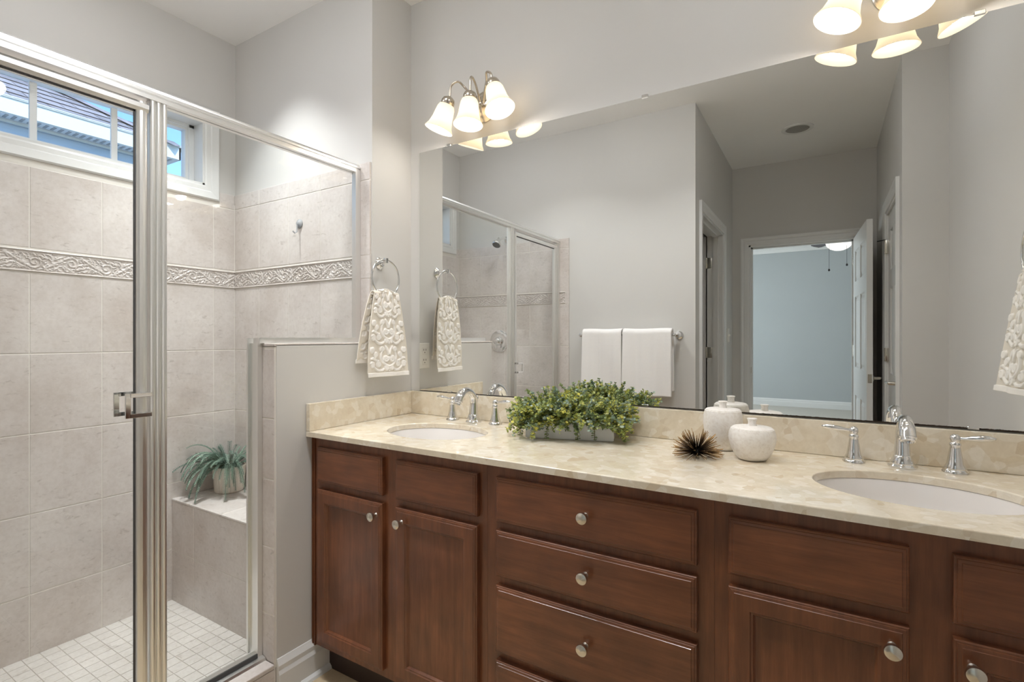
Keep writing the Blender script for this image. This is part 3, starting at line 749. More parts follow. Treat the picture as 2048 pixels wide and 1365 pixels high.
obj('side_slab', MB().bbox(.0015, .0215, -.5636, -.0005, ZT+.0005, ZT+.102, .0015), M_marble, bs)

def basin(cx, cy, lb):
    t = thing('sink_basin', lb, 'sink', (cx, cy, ZT-.02), 'undermount oval basins')
    n = 64; prof = [(1.07, -.0205), (1.012, -.0205), (1.0, -.024), (.97, -.06), (.90, -.10), (.74, -.135), (.45, -.152), (.12, -.158), (.11, -.165), (.13, -.17), (.50, -.163), (.80, -.145), (.96, -.11), (1.03, -.06), (1.07, -.028)]
    vs = []; fs = []
    for s_, z in prof:
        for i in range(n):
            a = 2*PI*i/n; vs.append((cx+SA*s_*math.cos(a), cy+SB*s_*math.sin(a), ZT+z))
    for j in range(len(prof)):
        jj = (j+1) % len(prof)
        for i in range(n): fs.append((j*n+i, j*n+(i+1) % n, jj*n+(i+1) % n, jj*n+i))
    obj('bowl', MB().add(vs, fs, True), M_porc, t)
    obj('drain', MB().lathe([(.0, -.160), (.018, -.159), (.022, -.1565), (.024, -.158)], (cx, cy, ZT)), M_chrome, t)
    return t
basin(*SK[0], 'white oval undermount basin in the counter nearest the shower')
basin(*SK[1], 'white oval undermount basin in the counter at the right of the jars')

# ------------------------------------------------------------------ faucets
def bell(c, r=.027, h=.078):
    x, y = c; z = ZT+.0005
    return MB().lathe([(r, 0), (r, .003), (r*.93, .006), (r*.82, .009), (r*.84, .012), (r*.66, .022), (r*.56, .040), (r*.44, .060), (r*.40, .066), (r*.46, .069), (r*.46, .073), (r*.30, .078), (0, .079)], (x, y, z), n=36)
def faucet(cx, cy, lb):
    t = thing('faucet', lb, 'faucet', (cx, cy, ZT), 'widespread bathroom faucets')
    sp_ = [(cx, cy, ZT+.006), (cx, cy+.002, ZT+.040), (cx, cy+.004, ZT+.075), (cx, cy-.002, ZT+.103), (cx, cy-.020, ZT+.122), (cx, cy-.045, ZT+.131), (cx, cy-.070, ZT+.127), (cx, cy-.090, ZT+.113), (cx, cy-.102, ZT+.094)]
    P2 = []; R2 = []; rr = [.022, .0185, .0160, .0145, .0140, .0142, .0155, .0178, .0188]
    from mathutils import geometry
    for i in range(len(sp_)-1):
        p0 = Vector(sp_[max(i-1, 0)]); p1 = Vector(sp_[i]); p2 = Vector(sp_[i+1]); p3 = Vector(sp_[min(i+2, len(sp_)-1)])
        for s_ in range(4):
            u = s_/4; P2.append(.5*((2*p1)+(-p0+p2)*u+(2*p0-5*p1+4*p2-p3)*u*u+(-p0+3*p1-3*p2+p3)*u**3)); R2.append(rr[i]*(1-u)+rr[i+1]*u)
    P2.append(Vector(sp_[-1])); R2.append(rr[-1])
    obj('spout', MB().tube(P2, R2, 24), M_chrome, t)
    obj('spout_base', MB().lathe([(.0325, 0), (.0325, .003), (.029, .006), (.0265, .009), (.027, .013), (.022, .022), (.0205, .030), (.018, .032)], (cx, cy, ZT+.0005), n=36), M_chrome, t)
    ax = (Vector(sp_[-1])-Vector(sp_[-2])).normalized()
    obj('aerator', MB().lathe([(.0175, -.002), (.0175, .003), (.0155, .004), (.0155, .009), (.013, .010), (.013, .006), (0, .005)], sp_[-1], ax, 24), M_chrome, t)
    obj('lift_rod', MB().tube([(cx, cy+.027, ZT+.002), (cx, cy+.029, ZT+.090)], .002, 8).lathe([(0, -.004), (.004, -.002), (.0055, .004), (.003, .009), (.0045, .012), (0, .016)], (cx, cy+.029, ZT+.092), n=16), M_chrome, t)
    for s_ in (-1, 1):
        hx = cx+s_*.108; h = obj('handle_base', bell((hx, cy)), M_chrome, t)
        lm = MB().lathe([(0, -.009), (.009, -.006), (.012, .002), (.010, .010), (.005, .014), (0, .015)], (hx, cy, ZT+.083), n=20)
        L = [(hx, cy, ZT+.086), (hx+s_*.018, cy-.002, ZT+.088), (hx+s_*.034, cy-.004, ZT+.090), (hx+s_*.050, cy-.006, ZT+.092), (hx+s_*.066, cy-.008, ZT+.0935), (hx+s_*.074, cy-.009, ZT+.094)]
        lm.tube(L, [.005, .0042, .0066, .0078, .0066, .0035], 14)
        lm.lathe([(0, -.004), (.0042, 0), (0, .004)], L[-1], (s_, 0, 0), 12)
        obj('lever_handle', lm, M_chrome, t)
    return t
faucet(.405, -.070, 'chrome gooseneck faucet with two levers over the basin nearest the shower')
faucet(1.812, -.066, 'chrome gooseneck faucet with two levers over the right basin')

# ------------------------------------------------------------------ vanity cabinets
YF = -.533; YD = -.553; ZB = .062; ZCT = ZT-.0200
def knob(x, z, parent):
    obj('knob', MB().lathe([(.0085, 0), (.0065, .004), (.0055, .012), (.0075, .016), (.0145, .019), (.0155, .023), (.0145, .027), (.010, .0295), (0, .0305)], (x, YD, z), (0, -1, 0), 28), M_nickel, parent)
PD = [(0, YF+.0008), (0, YD+.006), (.002, YD+.004), (.0045, YD+.004), (.0055, YD+.002), (.011, YD+.0015), (.012, YD)]
def slab_front(x0, x1, z0, z1): return MB().loft_rect(x0, x1, z0, z1, PD)
def panel_front(x0, x1, z0, z1, fw_=.052):
    m = MB(); w = fw_
    m.loft_rect(x0, x1, z0, z1, PD+[(w-.008, YD), (w-.006, YD+.0025), (w-.002, YD+.003), (w+.002, YD+.009), (w+.003, YD+.010)]); return m
def cabinet(name, lb, x0, x1, fronts, filler=None):
    t = thing(name, lb, 'cabinet', ((x0+x1)/2, -.27, ZF), 'vanity base cabinets')
    m = MB()
    for a, b in ((x0, x0+.018), (x1-.018, x1)): m.box(a, b, YF+.018, -.012, ZB, ZCT-.0005)
    m.box(x0+.018, x1-.018, -.022, -.012, ZB, ZCT-.001).box(x0+.018, x1-.018, YF+.018, -.022, ZB, ZB+.016)
    obj('carcass', m, M_woodz, t)
    ff = MB()       # face frame: stiles full height, rails between
    ff.box(x0, x1, YF, YF+.018, ZB, ZCT-.0005)
    obj('face_frame', ff, M_woodz, t)
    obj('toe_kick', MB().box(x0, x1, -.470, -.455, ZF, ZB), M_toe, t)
    for kind, a, b, c, d, kx, kz in fronts:
        if kind == 'door': o = obj('cabinet_door', panel_front(a, b, c, d), M_woodz, t)
        elif kind == 'false': o = obj('false_drawer_front', slab_front(a, b, c, d), M_woodx, t)
        else: o = obj('drawer', slab_front(a, b, c, d), M_woodx, t)
        if kx is not None: knob(kx, kz, o)
    return t
zt0, zt1, zd0, zd1 = .676, .8035, .090, .649
c1 = cabinet('vanity_cabinet', 'dark brown sink cabinet with two doors beside the shower knee wall', .0165, .7905,
        [('false', .044, .376, zt0, zt1, None, None), ('false', .436, .763, zt0, zt1, None, None),
         ('door', .044, .376, zd0, zd1, .350, .609), ('door', .436, .763, zd0, zd1, .466, .606)])
c1['label'] = 'dark brown sink cabinet with two doors beside the shower knee wall'
obj('filler_strip', MB().box(.0018, .0165, YF-.004, YF+.018, ZB-.004, ZCT-.0005).box(.0045, .0085, YF-.008, YF-.004, ZB-.004, ZCT-.002), M_woodz, c1)
cabinet('vanity_cabinet', 'dark brown four-drawer cabinet in the middle of the vanity', .7910, 1.4190,
        [('drawer', .829, 1.383, .676, .8045, 1.108, .744), ('drawer', .829, 1.383, .521, .651, 1.108, .591),
         ('drawer', .829, 1.383, .304, .494, 1.108, .409), ('drawer', .829, 1.383, .090, .279, 1.108, .19)])
cabinet('vanity_cabinet', 'dark brown sink cabinet under the right basin', 1.4195, XR-.002,
        [('false', 1.451, 1.773, zt0, zt1, None, None), ('false', 1.8375, 2.160, zt0, zt1, None, None),
         ('door', 1.451, 1.773, zd0, zd1, 1.745, .609), ('door', 1.8375, 2.160, zd0, zd1, 1.863, .606)])

# ------------------------------------------------------------------ vanity lights
def vanity_light(cx, lb):
    t = thing('vanity_light', lb, 'wall lamp', (cx, -.001, 2.19), 'three-globe vanity lights')
    cz = 2.175
    obj('backplate', MB().lathe([(.066, 0), (.066, .004), (.060, .008), (.052, .010), (.046, .018), (.030, .026), (.012, .030), (.008, .040), (0, .042)], (cx, -.001, cz), (0, -1, 0), 40), M_bnickel, t)
    for i, dx in enumerate((-1, 0, 1)):
        ax = Vector((dx*.36, -.11, -1)).normalized()
        cap = Vector((cx+dx*.108, -.106, 2.196+(-.004, -.008, .013)[i]))
        base = Vector((cx+dx*.016, -.030, cz+.004))
        tp = cap-ax*.010
        q = [base, base+Vector((dx*.014, -.018, .030)), base+Vector((dx*.040, -.040, .066)), Vector((tp.x*.62+base.x*.38, tp.y+.012, 2.262)), Vector((tp.x-dx*.006, tp.y+.001, 2.246)), tp, cap-ax*.002]
        P = []
        for j in range(len(q)-1):
            p0 = q[max(j-1, 0)]; p1 = q[j]; p2 = q[j+1]; p3 = q[min(j+2, len(q)-1)]
            for s_ in range(5):
                u = s_/5; P.append(.5*((2*p1)+(-p0+p2)*u+(2*p0-5*p1+4*p2-p3)*u*u+(-p0+3*p1-3*p2+p3)*u**3))
        P.append(q[-1])
        obj('arm', MB().tube(P, .0045, 12), M_bnickel, t)
        obj('socket_cap', MB().lathe([(0, -.012), (.012, -.010), (.024, -.002), (.028, .008), (.028, .026), (.025, .030)], cap, ax, 28), M_bnickel, t)
        o = cap+ax*.022
        prof = [(.024, 0), (.031, .004), (.036, .016), (.039, .036), (.042, .062), (.049, .088), (.060, .108), (.0585, .109), (.046, .088), (.039, .062), (.036, .036), (.033, .017), (.026, .007)]
        sh_ = obj('lamp_shade', MB().lathe(prof, o, ax, 40, cap=False), M_shade, t)
        bpos = o+ax*.060
        obj('bulb', MB().lathe([(0, -.030), (.012, -.028), (.014, -.012), (.026, .012), (.028, .026), (.022, .042), (0, .052)], bpos-ax*.008, ax, 20), M_bulb, sh_)
    return t
vanity_light(.415, 'brushed nickel light with three lit bell shades above the basin nearest the shower')
vanity_light(1.815, 'brushed nickel light with three lit bell shades above the right basin')

# recessed hallway light; the other ceiling lamps here are unseen added fill
M_reflector = NT('grey_lamp_reflector').pbr(lin((150, 148, 142)), .4)
def can(x, y, lb, e=None, col=(.98, .985, 1.0), zc=ZC, sprd=115):
    t = thing('recessed_light', lb, 'ceiling light', (x, y, zc), 'recessed ceiling lights')
    obj('trim_ring', MB().lathe([(.105, 0), (.104, -.006), (.092, -.010), (.080, -.008), (.074, .0), (.072, .0)], (x, y, zc-.0005), n=48, cap=False), M_trim, t)
    obj('reflector', MB().lathe([(.076, -.006), (.066, -.003), (.05, -.0015), (0, -.001)], (x, y, zc-.0005), n=48, cap=False), M_reflector, t)
    if e: add_light('added_fill_lamp', 'AREA', (x, y, zc-.012), e, col, (0, 0, 0), shape='DISK', size=.13, spread=math.radians(sprd))  # only the added fill lamps get a light
can(1.465, -2.53, 'white recessed ceiling light, unlit, in the hallway ceiling')
def dome(x, y, e, lb, mat_name, q=1.0):  # unseen glowing dome, added to brighten walls and ceiling
    t = thing('added_fill_dome', lb, 'ceiling light', (x, y, ZC), 'added fill domes')
    obj('canopy', MB().lathe([(.165*q, -.0005), (.168*q, -.010), (.160*q, -.020), (.150*q, -.022)], (x, y, ZC), n=40), M_bnickel, t)
    obj('glowing_fill_dome', MB().lathe([(.148*q, -.020), (.150*q, -.034), (.138*q, -.058*q), (.105*q, -.082*q), (.055*q, -.096*q), (0, -.100*q)], (x, y, ZC), n=28, cap=False), emit(mat_name, (.97, .985, 1.02, 1), e), t)
dome(.38, -.88, E_BATH, 'added opal fill dome on the bathroom ceiling, the one nearer the shower', 'fill_dome_glow')
dome(1.48, -.84, E_BATH2, 'added opal fill dome on the bathroom ceiling, the one nearer the hallway', 'fill_dome_glow_two')
can(.06, -.98, 'added fill lamp on the ceiling over the bathroom floor on the shower side', E_CAN)  # unseen lamp added to brighten the lower part of the room
can(.98, -.95, 'added fill lamp on the ceiling over the bathroom floor in front of the drawers', E_CAN)  # second added lamp, brightens counter and drawer fronts
can(-.50, -.62, 'added fill lamp on the ceiling over the shower bench', E_CAN2, (.95, .985, 1), sprd=85)  # unseen lamp added to brighten the shower tiles and bench
dome(-.42, -1.02, E_SHOWER, 'added opal fill dome on the ceiling inside the shower', 'fill_dome_glow_three', .72)  # added out of view to lift the shower walls and ceiling

# ------------------------------------------------------------------ towel rings and sculpted towels
def damask_lines():
    L = []
    def sym(pts, w):
        L.append((pts, w)); L.append(([(-x, y) for x, y in pts], w))
    w = (.0040, .0058, .0040)
    def motif(y0, k_=1.0):
        sym([(x*k_, y0+y*k_) for x, y in spiral(.017, .045, .014, .002, 2.9, 1.35, 40, 1)], w)
        sym([(x*k_, y0+y*k_) for x, y in bez((.0, .012), (.035, .02), (.050, .05), (.034, .075))], w)
        sym([(x*k_, y0+y*k_) for x, y in spiral(.034, .082, .010, .002, -.5, 1.1, 30, 1)], w)
        sym([(x*k_, y0+y*k_) for x, y in bez((.003, .062), (.004, .078), (.012, .085), (.018, .094))], w)
        sym([(x*k_, y0+y*k_) for x, y in spiral(.012, .006, .008, .0015, 1.7, 1.1, 26, -1)], w)
        sym([(x*k_, y0+y*k_) for x, y in spiral(.052, .022, .013, .002, 1.6, 1.4, 36, -1)], w)
        sym([(x*k_, y0+y*k_) for x, y in spiral(.068, .060, .011, .002, -1.4, 1.3, 36, 1)], w)
        sym([(x*k_, y0+y*k_) for x, y in bez((.028, .0), (.04, -.012), (.06, -.004), (.075, .01))], w)
        sym([(x*k_, y0+y*k_) for x, y in bez((.060, .036), (.075, .040), (.085, .05), (.095, .045))], w)
        sym([(x*k_, y0+y*k_) for x, y in spiral(.088, .020, .012, .002, .6, 1.3, 36, 1)], w)
        sym([(x*k_, y0+y*k_) for x, y in spiral(.090, .082, .012, .002, .6, 1.3, 36, -1)], w)
        L.append(([(0, y0-.004), (0, y0+.004)], (.004, .004, .004)))
    for j in range(8): motif(.030+j*.112)
    return L
_dl = damask_lines()
def ring_set(xwall, sg, y0, zc, lb_ring, lb_towel, fl=1.0):
    """sg = +1: wall faces +x, -1: wall faces -x"""
    t = thing('towel_ring', lb_ring, 'towel ring', (xwall, y0, zc+.075), 'chrome towel rings')
    zp = zc+.068
    obj('wall_flange', MB().lathe([(.026, 0), (.026, .004), (.021, .008), (.016, .014), (.012, .016)], (xwall+sg*.0005, y0+.015, zp), (sg, 0, 0), 32), M_chrome, t)
    obj('post', MB().tube([(xwall+sg*.01, y0+.015, zp), (xwall+sg*.035, y0+.008, zp+.004), (xwall+sg*.052, y0, zp+.008)], [.009, .007, .008], 14).bbox(*sorted((xwall+sg*.044, xwall+sg*.060)), y0-.008, y0+.008, zp-.004, zp+.018, .002), M_chrome, t)
    R_ = .078; obj('ring', MB().tube([(xwall+sg*.052, y0+R_*math.sin(2*PI*i/56), zc+R_*math.cos(2*PI*i/56)) for i in range(56)], .0042, 10, closed=True), M_chrome, t)
    # the towel: one sheet, front bottom -> over the ring -> back bottom
    zr = zc-R_; zb, zbk = 1.042, 1.100; nu, nt = 120, 300
    Lf = zr+.012-zb; Lb = zr+.012-zbk; arc = .045; tot = Lf+arc+Lb
    rows = []; hgt = []
    ts = np.linspace(0, tot, nt); us = np.linspace(-1, 1, nu)
    W = []
    U = np.zeros((nt, nu), np.float32); V = np.zeros((nt, nu), np.float32)
    for i, s_ in enumerate(ts):
        if s_ < Lf: f = s_/Lf
        elif s_ < Lf+arc: f = 1
        else: f = 1-(s_-Lf-arc)/Lb
        hw = .108*(1-f)**.8+.070*(1-(1-f)**.8) if f < 1 else .070
        hw = .070+.037*(1-f**2.2)
        U[i, :] = us*.112*(.86 if False else 1); V[i, :] = s_; W.append((f, hw))
    D = dist_field(U, V, _dl); Hh = np.clip(.5-D/.0030, 0, 1)
    Hh[ts < .018, :] = .9; Hh[(ts > .018) & (ts < .021), :] = 0
    Hh[ts > tot-.018, :] = .9
    for i, s_ in enumerate(ts):
        f, hw = W[i]; row = []
        for j, u in enumerate(us):
            fold = .0045*math.sin(u*5.2+1)*(.35+.65*(1-f))
            if s_ < Lf:
                z = zb+s_; d = .060+.022*(1-f)*(0.35+.65*(.5+.5*u))-.010*(1-f)*(1-(.5+.5*u)) + fold + (fl-1)*.045*(1-f)*(.5-.5*u)
                if f > .8: d += .003*math.sin(u*9)*(f-.8)/.2
                nn = 1; yo = 0
            elif s_ < Lf+arc:
                a = PI*(s_-Lf)/arc; z = zb+Lf+.0145*math.sin(a)+.004*math.cos(u*4); d = .052+.0145*math.cos(a)*.75; nn = math.cos(a) or 1; yo = -.004*(1-math.cos(a)); nn = 1
            else:
                z = zr+.012-(s_-Lf-arc); d = .040-.014*(1-f)-fold*.4; nn = -1; yo = -.008-.020*(1-f)
            if s_ < Lf and False: pass
            # sag of the top between the ring sides
            z += .006*(u*u-.5)*(f if f < 1 else 1)*(-1)
            d += nn*Hh[i, j]*.0052
            row.append((xwall+sg*d, y0+u*hw*1.0+yo, z))
        rows.append(row); hgt.append(Hh[i, :])
    mb = MB().grid(rows)
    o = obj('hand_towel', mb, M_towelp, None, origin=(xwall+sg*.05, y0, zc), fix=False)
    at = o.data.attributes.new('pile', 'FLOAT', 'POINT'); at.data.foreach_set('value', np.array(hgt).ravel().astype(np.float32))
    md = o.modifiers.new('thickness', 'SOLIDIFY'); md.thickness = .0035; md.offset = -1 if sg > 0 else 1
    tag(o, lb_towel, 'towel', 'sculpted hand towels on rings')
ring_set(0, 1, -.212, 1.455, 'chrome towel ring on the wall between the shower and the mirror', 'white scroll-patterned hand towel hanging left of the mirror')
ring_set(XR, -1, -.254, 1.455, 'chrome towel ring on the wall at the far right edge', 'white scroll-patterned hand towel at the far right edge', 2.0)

# ------------------------------------------------------------------ outlet, switches
ol = thing('wall_outlet', 'white double wall outlet behind the hand towel, seen in the mirror', 'outlet', (0, -.098, 1.118))
obj('cover_plate', MB().bbox(.0003, .006, -.135, -.062, 1.058, 1.178, .002), M_plate, ol)
for z in (1.094, 1.142):
    r_ = obj('receptacle', MB().bbox(.005, .0075, -.115, -.082, z-.018, z+.018, .001), M_plate, ol)
    obj('slots', MB().box(.0070, .0078, -.108, -.105, z, z+.009).box(.0070, .0078, -.093, -.090, z, z+.009).box(.0070, .0078, -.1005, -.0965, z-.011, z-.006), M_dark, r_)
sw = thing('light_switch', 'white light switch plate on the hallway wall past the left door', 'light switch', (XH1, -3.02, 1.23))
obj('switch_plate', MB().bbox(XH1+.0003, XH1+.006, -3.080, -2.962, 1.165, 1.285, .002), M_plate, sw)
for y_ in (-3.050, -2.992): obj('toggle', MB().bbox(XH1+.005, XH1+.016, y_-.005, y_+.005, 1.218, 1.236, .001), M_plate, sw)

# ------------------------------------------------------------------ towel bar and bath towels on the back wall
tbx0, tbx1, zb_ = .135, .812, 1.222
tbar = thing('towel_bar', 'chrome towel bar on the back wall, seen in the mirror', 'towel bar', ((tbx0+tbx1)/2, YB, zb_))
for x in (tbx0, tbx1):
    obj('bar_post', MB().lathe([(.027, 0), (.027, .004), (.021, .010), (.014, .016), (.011, .03), (.012, .055), (.014, .062), (.014, .078), (.010, .082), (0, .083)], (x, YB+.0005, zb_), (0, 1, 0), 32), M_chrome, tbar)
obj('bar', MB().tube([(tbx0, YB+.07, zb_), (tbx1, YB+.07, zb_)], .008, 16), M_chrome, tbar)
def bath_towel(x0, x1, zb0, lb, ph, flare):
    nu, nt = 44, 90; top = zb_+.016; yb_ = YB+.07
    # closed thick slab folded over the bar
    Lf = top-zb0; Lb = Lf-.03; arc = .06; tot = Lf+arc+Lb; th = .011; rows = []
    path = []
    for s_ in np.linspace(0, tot, nt):
        if s_ < Lf: path.append((.024+.012*(1-s_/Lf), zb0+s_, 1, 0, s_/Lf))
        elif s_ < Lf+arc: a = PI*(s_-Lf)/arc; path.append((.024*math.cos(a), top+.018*math.sin(a), math.cos(a), math.sin(a), 1))
        else: f = (s_-Lf-arc)/Lb; path.append((-.024-.004*f, top-(s_-Lf-arc), -1, 0, 1-f))
    mb = MB()
    def P(d, z, nx, nz, f, u, off):
        wv = .004*math.sin(u*9+ph)*(1-f*.6)+.002*math.sin(u*23+ph*2)
        x = x0+(x1-x0)*u+(u-.5)*flare*(1-f)*2 - .0
        y = yb_+d+nx*(off)+(wv if nx > 0 else -wv*.3); z2 = z+nz*off+.002*math.sin(u*7+ph)
        return (x, y, z2)
    outer = [[P(*p, u, th) for u in np.linspace(0, 1, nu)] for p in path]
    inner = [[P(*p, u, 0.0) for u in np.linspace(.0, 1, nu)] for p in path]
    mb.grid(outer); mb.grid(inner)
    def strip(a, b):
        mb.grid([a, [tuple((Vector(p)+Vector(q_))/2*1.0) for p, q_ in zip(a, b)], b])
    strip([r_[0] for r_ in outer], [r_[0] for r_ in inner]); strip([r_[-1] for r_ in outer], [r_[-1] for r_ in inner])
    strip(outer[0], inner[0]); strip(outer[-1], inner[-1])
    o = obj('bath_towel', mb, M_terry, None, origin=((x0+x1)/2, yb_, zb_)); 
    bm = bmesh.new(); bm.from_mesh(o.data); bmesh.ops.remove_doubles(bm, verts=bm.verts, dist=.0004); bmesh.ops.recalc_face_normals(bm, faces=bm.faces); bm.to_mesh(o.data); bm.free()
    tag(o, lb, 'towel', 'bath towels on the back wall bar')
bath_towel(.160, .446, .812, 'white bath towel on the bar, the one nearer the shower', .4, .005)
bath_towel(.456, .785, .815, 'white bath towel on the bar, the one nearer the hallway', 2.1, .003)

# ------------------------------------------------------------------ doors of the hallway
def six_panel(w, h, th=.035):
    """door leaf in local coords: x 0..w, y 0..-th, z 0..h, with six recessed panels on both faces"""
    mb = MB(); st = .115; mid = (w-.10)/2; cols = [(st, mid), (w-mid, w-st)]
    rows_ = [(.23, .80), (1.02, 1.58), (1.70, h-.12)]
    xs = sorted({0, w, *[a for c_ in cols for a in c_]}); zs = sorted({0, h, *[a for c_ in rows_ for a in c_]})
    for i in range(len(xs)-1):
        for j in range(len(zs)-1):
            cx_, cz_ = (xs[i]+xs[i+1])/2, (zs[j]+zs[j+1])/2
            if not any(a < cx_ < b for a, b in cols) or not any(a < cz_ < b for a, b in rows_):
                mb.box(xs[i], xs[i+1], -th, 0, zs[j], zs[j+1])
    for a, b in cols:
        for c_, d in rows_:
            mb.loft_rect(a, b, c_, d, [(0, -.002-th/2), (0, -th+.001), (.008, -th+.009), (.018, -th+.010), (.040, -th+.003), (.044, -th+.003)])
            mb.loft_rect(a, b, c_, d, [(0, .002-th/2), (0, -.001), (.008, -.009), (.018, -.010), (.040, -.003), (.044, -.003)])
    return mb
def xf(mb, M):
    mb.v = [tuple(M @ Vector(p)) for p in mb.v]; return mb
def lever_mesh(o, n, along):
    """lever set at o, normal n, lever pointing along"""
    o, n, a = Vector(o), Vector(n).normalized(), Vector(along).normalized()
    return MB().lathe([(.032, 0), (.032, .004), (.026, .010), (.012, .014), (.010, .045), (.009, .05)], o, n, 28).tube([o+n*.045, o+n*.052+a*.02, o+n*.052+a*.07, o+n*.050+a*.115], [.009, .0085, .0075, .0065], 12)
def hinge_mesh(p, ax_y, ax_x):
    x, y, z = p
    return MB().lathe([(.006, -.045), (.006, .045)], p, n=12).box(min(x, x+ax_x), max(x, x+ax_x), min(y, y+ax_y), max(y, y+ax_y), z-.044, z+.044)
# casing profile swept around three sides
def casing3(plane, face, nrm, a0, a1, ztop, w=.064, t=.018):
    """door casing: plane 'x' (wall of constant x, runs in y) or 'y'"""
    mb = MB(); pr = [(0, 0), (0, .55*t), (w*.12, .7*t), (w*.5, .78*t), (w*.62, t*.62), (w*.85, t), (w, t), (w, 0)]
    path = []
    for o_, d in pr:   # o_ = distance from the opening edge outward
        L = [(a0-o_, ZF), (a0-o_, ztop+o_), (a1+o_, ztop+o_), (a1+o_, ZF)]
        path.append([((face+nrm*d, u, z) if plane == 'x' else (u, face+nrm*d, z)) for u, z in L])
    n = len(path); vs = [p for r_ in path for p in r_]; fs = []
    for j in range(n):
        jj = (j+1) % n
        for i in range(3): fs.append((j*4+i, j*4+i+1, jj*4+i+1, jj*4+i))
    return mb.add(vs, fs)
# door 1: bedroom door, open into the hallway
struct('trim_1', casing3('y', YH, 1, FX0, FX1, FZ), M_trim)
jm = MB()
jm.box(FX0-.001, FX0+.016, YH-T-.002, YH+.002, ZF, FZ).box(FX1-.016, FX1+.001, YH-T-.002, YH+.002, ZF, FZ).box(FX0, FX1, YH-T-.002, YH+.002, FZ-.016, FZ+.001)
jm.box(FX0+.016, FX0+.028, YH-.085, YH-.045, ZF, FZ-.016).box(FX1-.028, FX1-.016, YH-.085, YH-.045, ZF, FZ-.016).box(FX0+.016, FX1-.016, YH-.085, YH-.045, FZ-.028, FZ-.016)
struct('trim_2', jm, M_trim)
d1 = sroot('door_1', (FX1-.018, YH+.004, ZF))
ang = math.radians(86.8)
Md = Matrix.Translation((FX1-.0185, YH+.012, ZF+.01)) @ Matrix.Rotation(ang, 4, 'Z')   # local +x -> +y (towards the vanity)
leaf = xf(six_panel(.785, FZ-ZF-.03), Md)
obj('door_leaf', leaf, M_trim, d1)
e1 = Md @ Vector((.785, 0, 0)); dirx = (Md.to_3x3() @ Vector((1, 0, 0))); diry = (Md.to_3x3() @ Vector((0, -1, 0)))
obj('latch_plate', (lambda m: xf(m, Md))(MB().bbox(.7845, .7870, -.030, -.006, .945, 1.005, .0008)), M_nickel, d1)
lv = e1+Vector((0, 0, .975))-dirx*.065
obj('door_handle', lever_mesh(lv+diry*.035, diry, -dirx), M_nickel, d1)
for z in (.2, 1.1, 1.85): obj('hinge', hinge_mesh((FX1-.016, YH+.008, z), -.03, .001), M_nickel, d1)
struct('trim_3', MB().bbox(FX0+.0155, FX0+.0175, YH-.040, YH-.012, .885, .940, .0008), M_nickel)
# door 2: left, standing open into the closet
struct('trim_4', casing3('x', XH1, 1, LO0, LO1, LZ), M_trim)
jm = MB(); xa, xb = XH1-T-.002, XH1+.002
jm.box(xa, xb, LO0-.001, LO0+.016, ZF, LZ).box(xa, xb, LO1-.016, LO1+.001, ZF, LZ).box(xa, xb, LO0, LO1, LZ-.016, LZ+.001)
jm.box(XH1-.075, XH1-.035, LO0+.016, LO0+.028, ZF, LZ-.016).box(XH1-.075, XH1-.035, LO1-.028, LO1-.016, ZF, LZ-.016).box(XH1-.075, XH1-.035, LO0+.016, LO1-.016, LZ-.028, LZ-.016)
struct('trim_5', jm, M_trim)
d2 = sroot('door_2', (XH1-T-.01, LO0+.01, ZF))
M2 = Matrix.Translation((XH1-T-.012, LO0+.012, ZF+.01)) @ Matrix.Rotation(math.radians(184), 4, 'Z')
obj('door_leaf', xf(six_panel(.80, LZ-ZF-.03), M2), M_trim, d2)
for z in (.25, 1.08, 1.83): obj('hinge', MB().bbox(XH1-T-.004, XH1-T+.036, LO0+.0155, LO0+.0185, z-.045, z+.045, .001).lathe([(.006, -.046), (.006, .046)], (XH1-T-.008, LO0+.018, z), n=12), M_nickel, d2)
# door 3: right, closed
struct('trim_6', casing3('x', XH2, -1, RO0, RO1, RZ), M_trim)
jm = MB(); xa, xb = XH2-.002, XH2+T+.002
jm.box(xa, xb, RO0-.001, RO0+.016, ZF, RZ).box(xa, xb, RO1-.016, RO1+.001, ZF, RZ).box(xa, xb, RO0, RO1, RZ-.016, RZ+.001)
struct('trim_7', jm, M_trim)
d3 = sroot('door_3', (XH2+.01, RO0+.02, ZF))
wl_ = (RO1-RO0)-.040
M3 = Matrix.Translation((XH2+.012+.035, RO0+.020, ZF+.01)) @ Matrix.Rotation(math.radians(90), 4, 'Z') @ Matrix.Scale(-1, 4, (0, 1, 0)) @ Matrix.Translation((0, 0, 0))
obj('door_leaf', xf(six_panel(wl_, RZ-ZF-.03), Matrix.Translation((XH2+.010, RO0+.020, ZF+.01)) @ Matrix.Rotation(math.radians(90), 4, 'Z') @ Matrix.Translation((0, 0, 0)) ), M_trim, d3)
for z in (.25, 1.09, 1.82): obj('hinge', MB().bbox(XH2-.006, XH2+.010, RO0+.004, RO0+.030, z-.045, z+.045, .001).lathe([(.006, -.046), (.006, .046)], (XH2-.008, RO0+.018, z), n=12), M_nickel, d3)
obj('door_handle', lever_mesh((XH2+.010, RO1-.075, .935), (-1, 0, 0), (0, -1, 0)), M_nickel, d3)
obj('door_stop', MB().tube([(XH2-.008, RO0+.018, 1.868), (XH2-.05, RO0-.02, 1.868)], .003, 8), M_dark, d3)
struct('baseboard_hall', MB().prism([(XH1+a, z) for a, z in base_prof()], 'y', YH, LO0-.066).prism([(XH2-a, z) for a, z in base_prof()], 'y', YH, RO0-.066), M_trim)

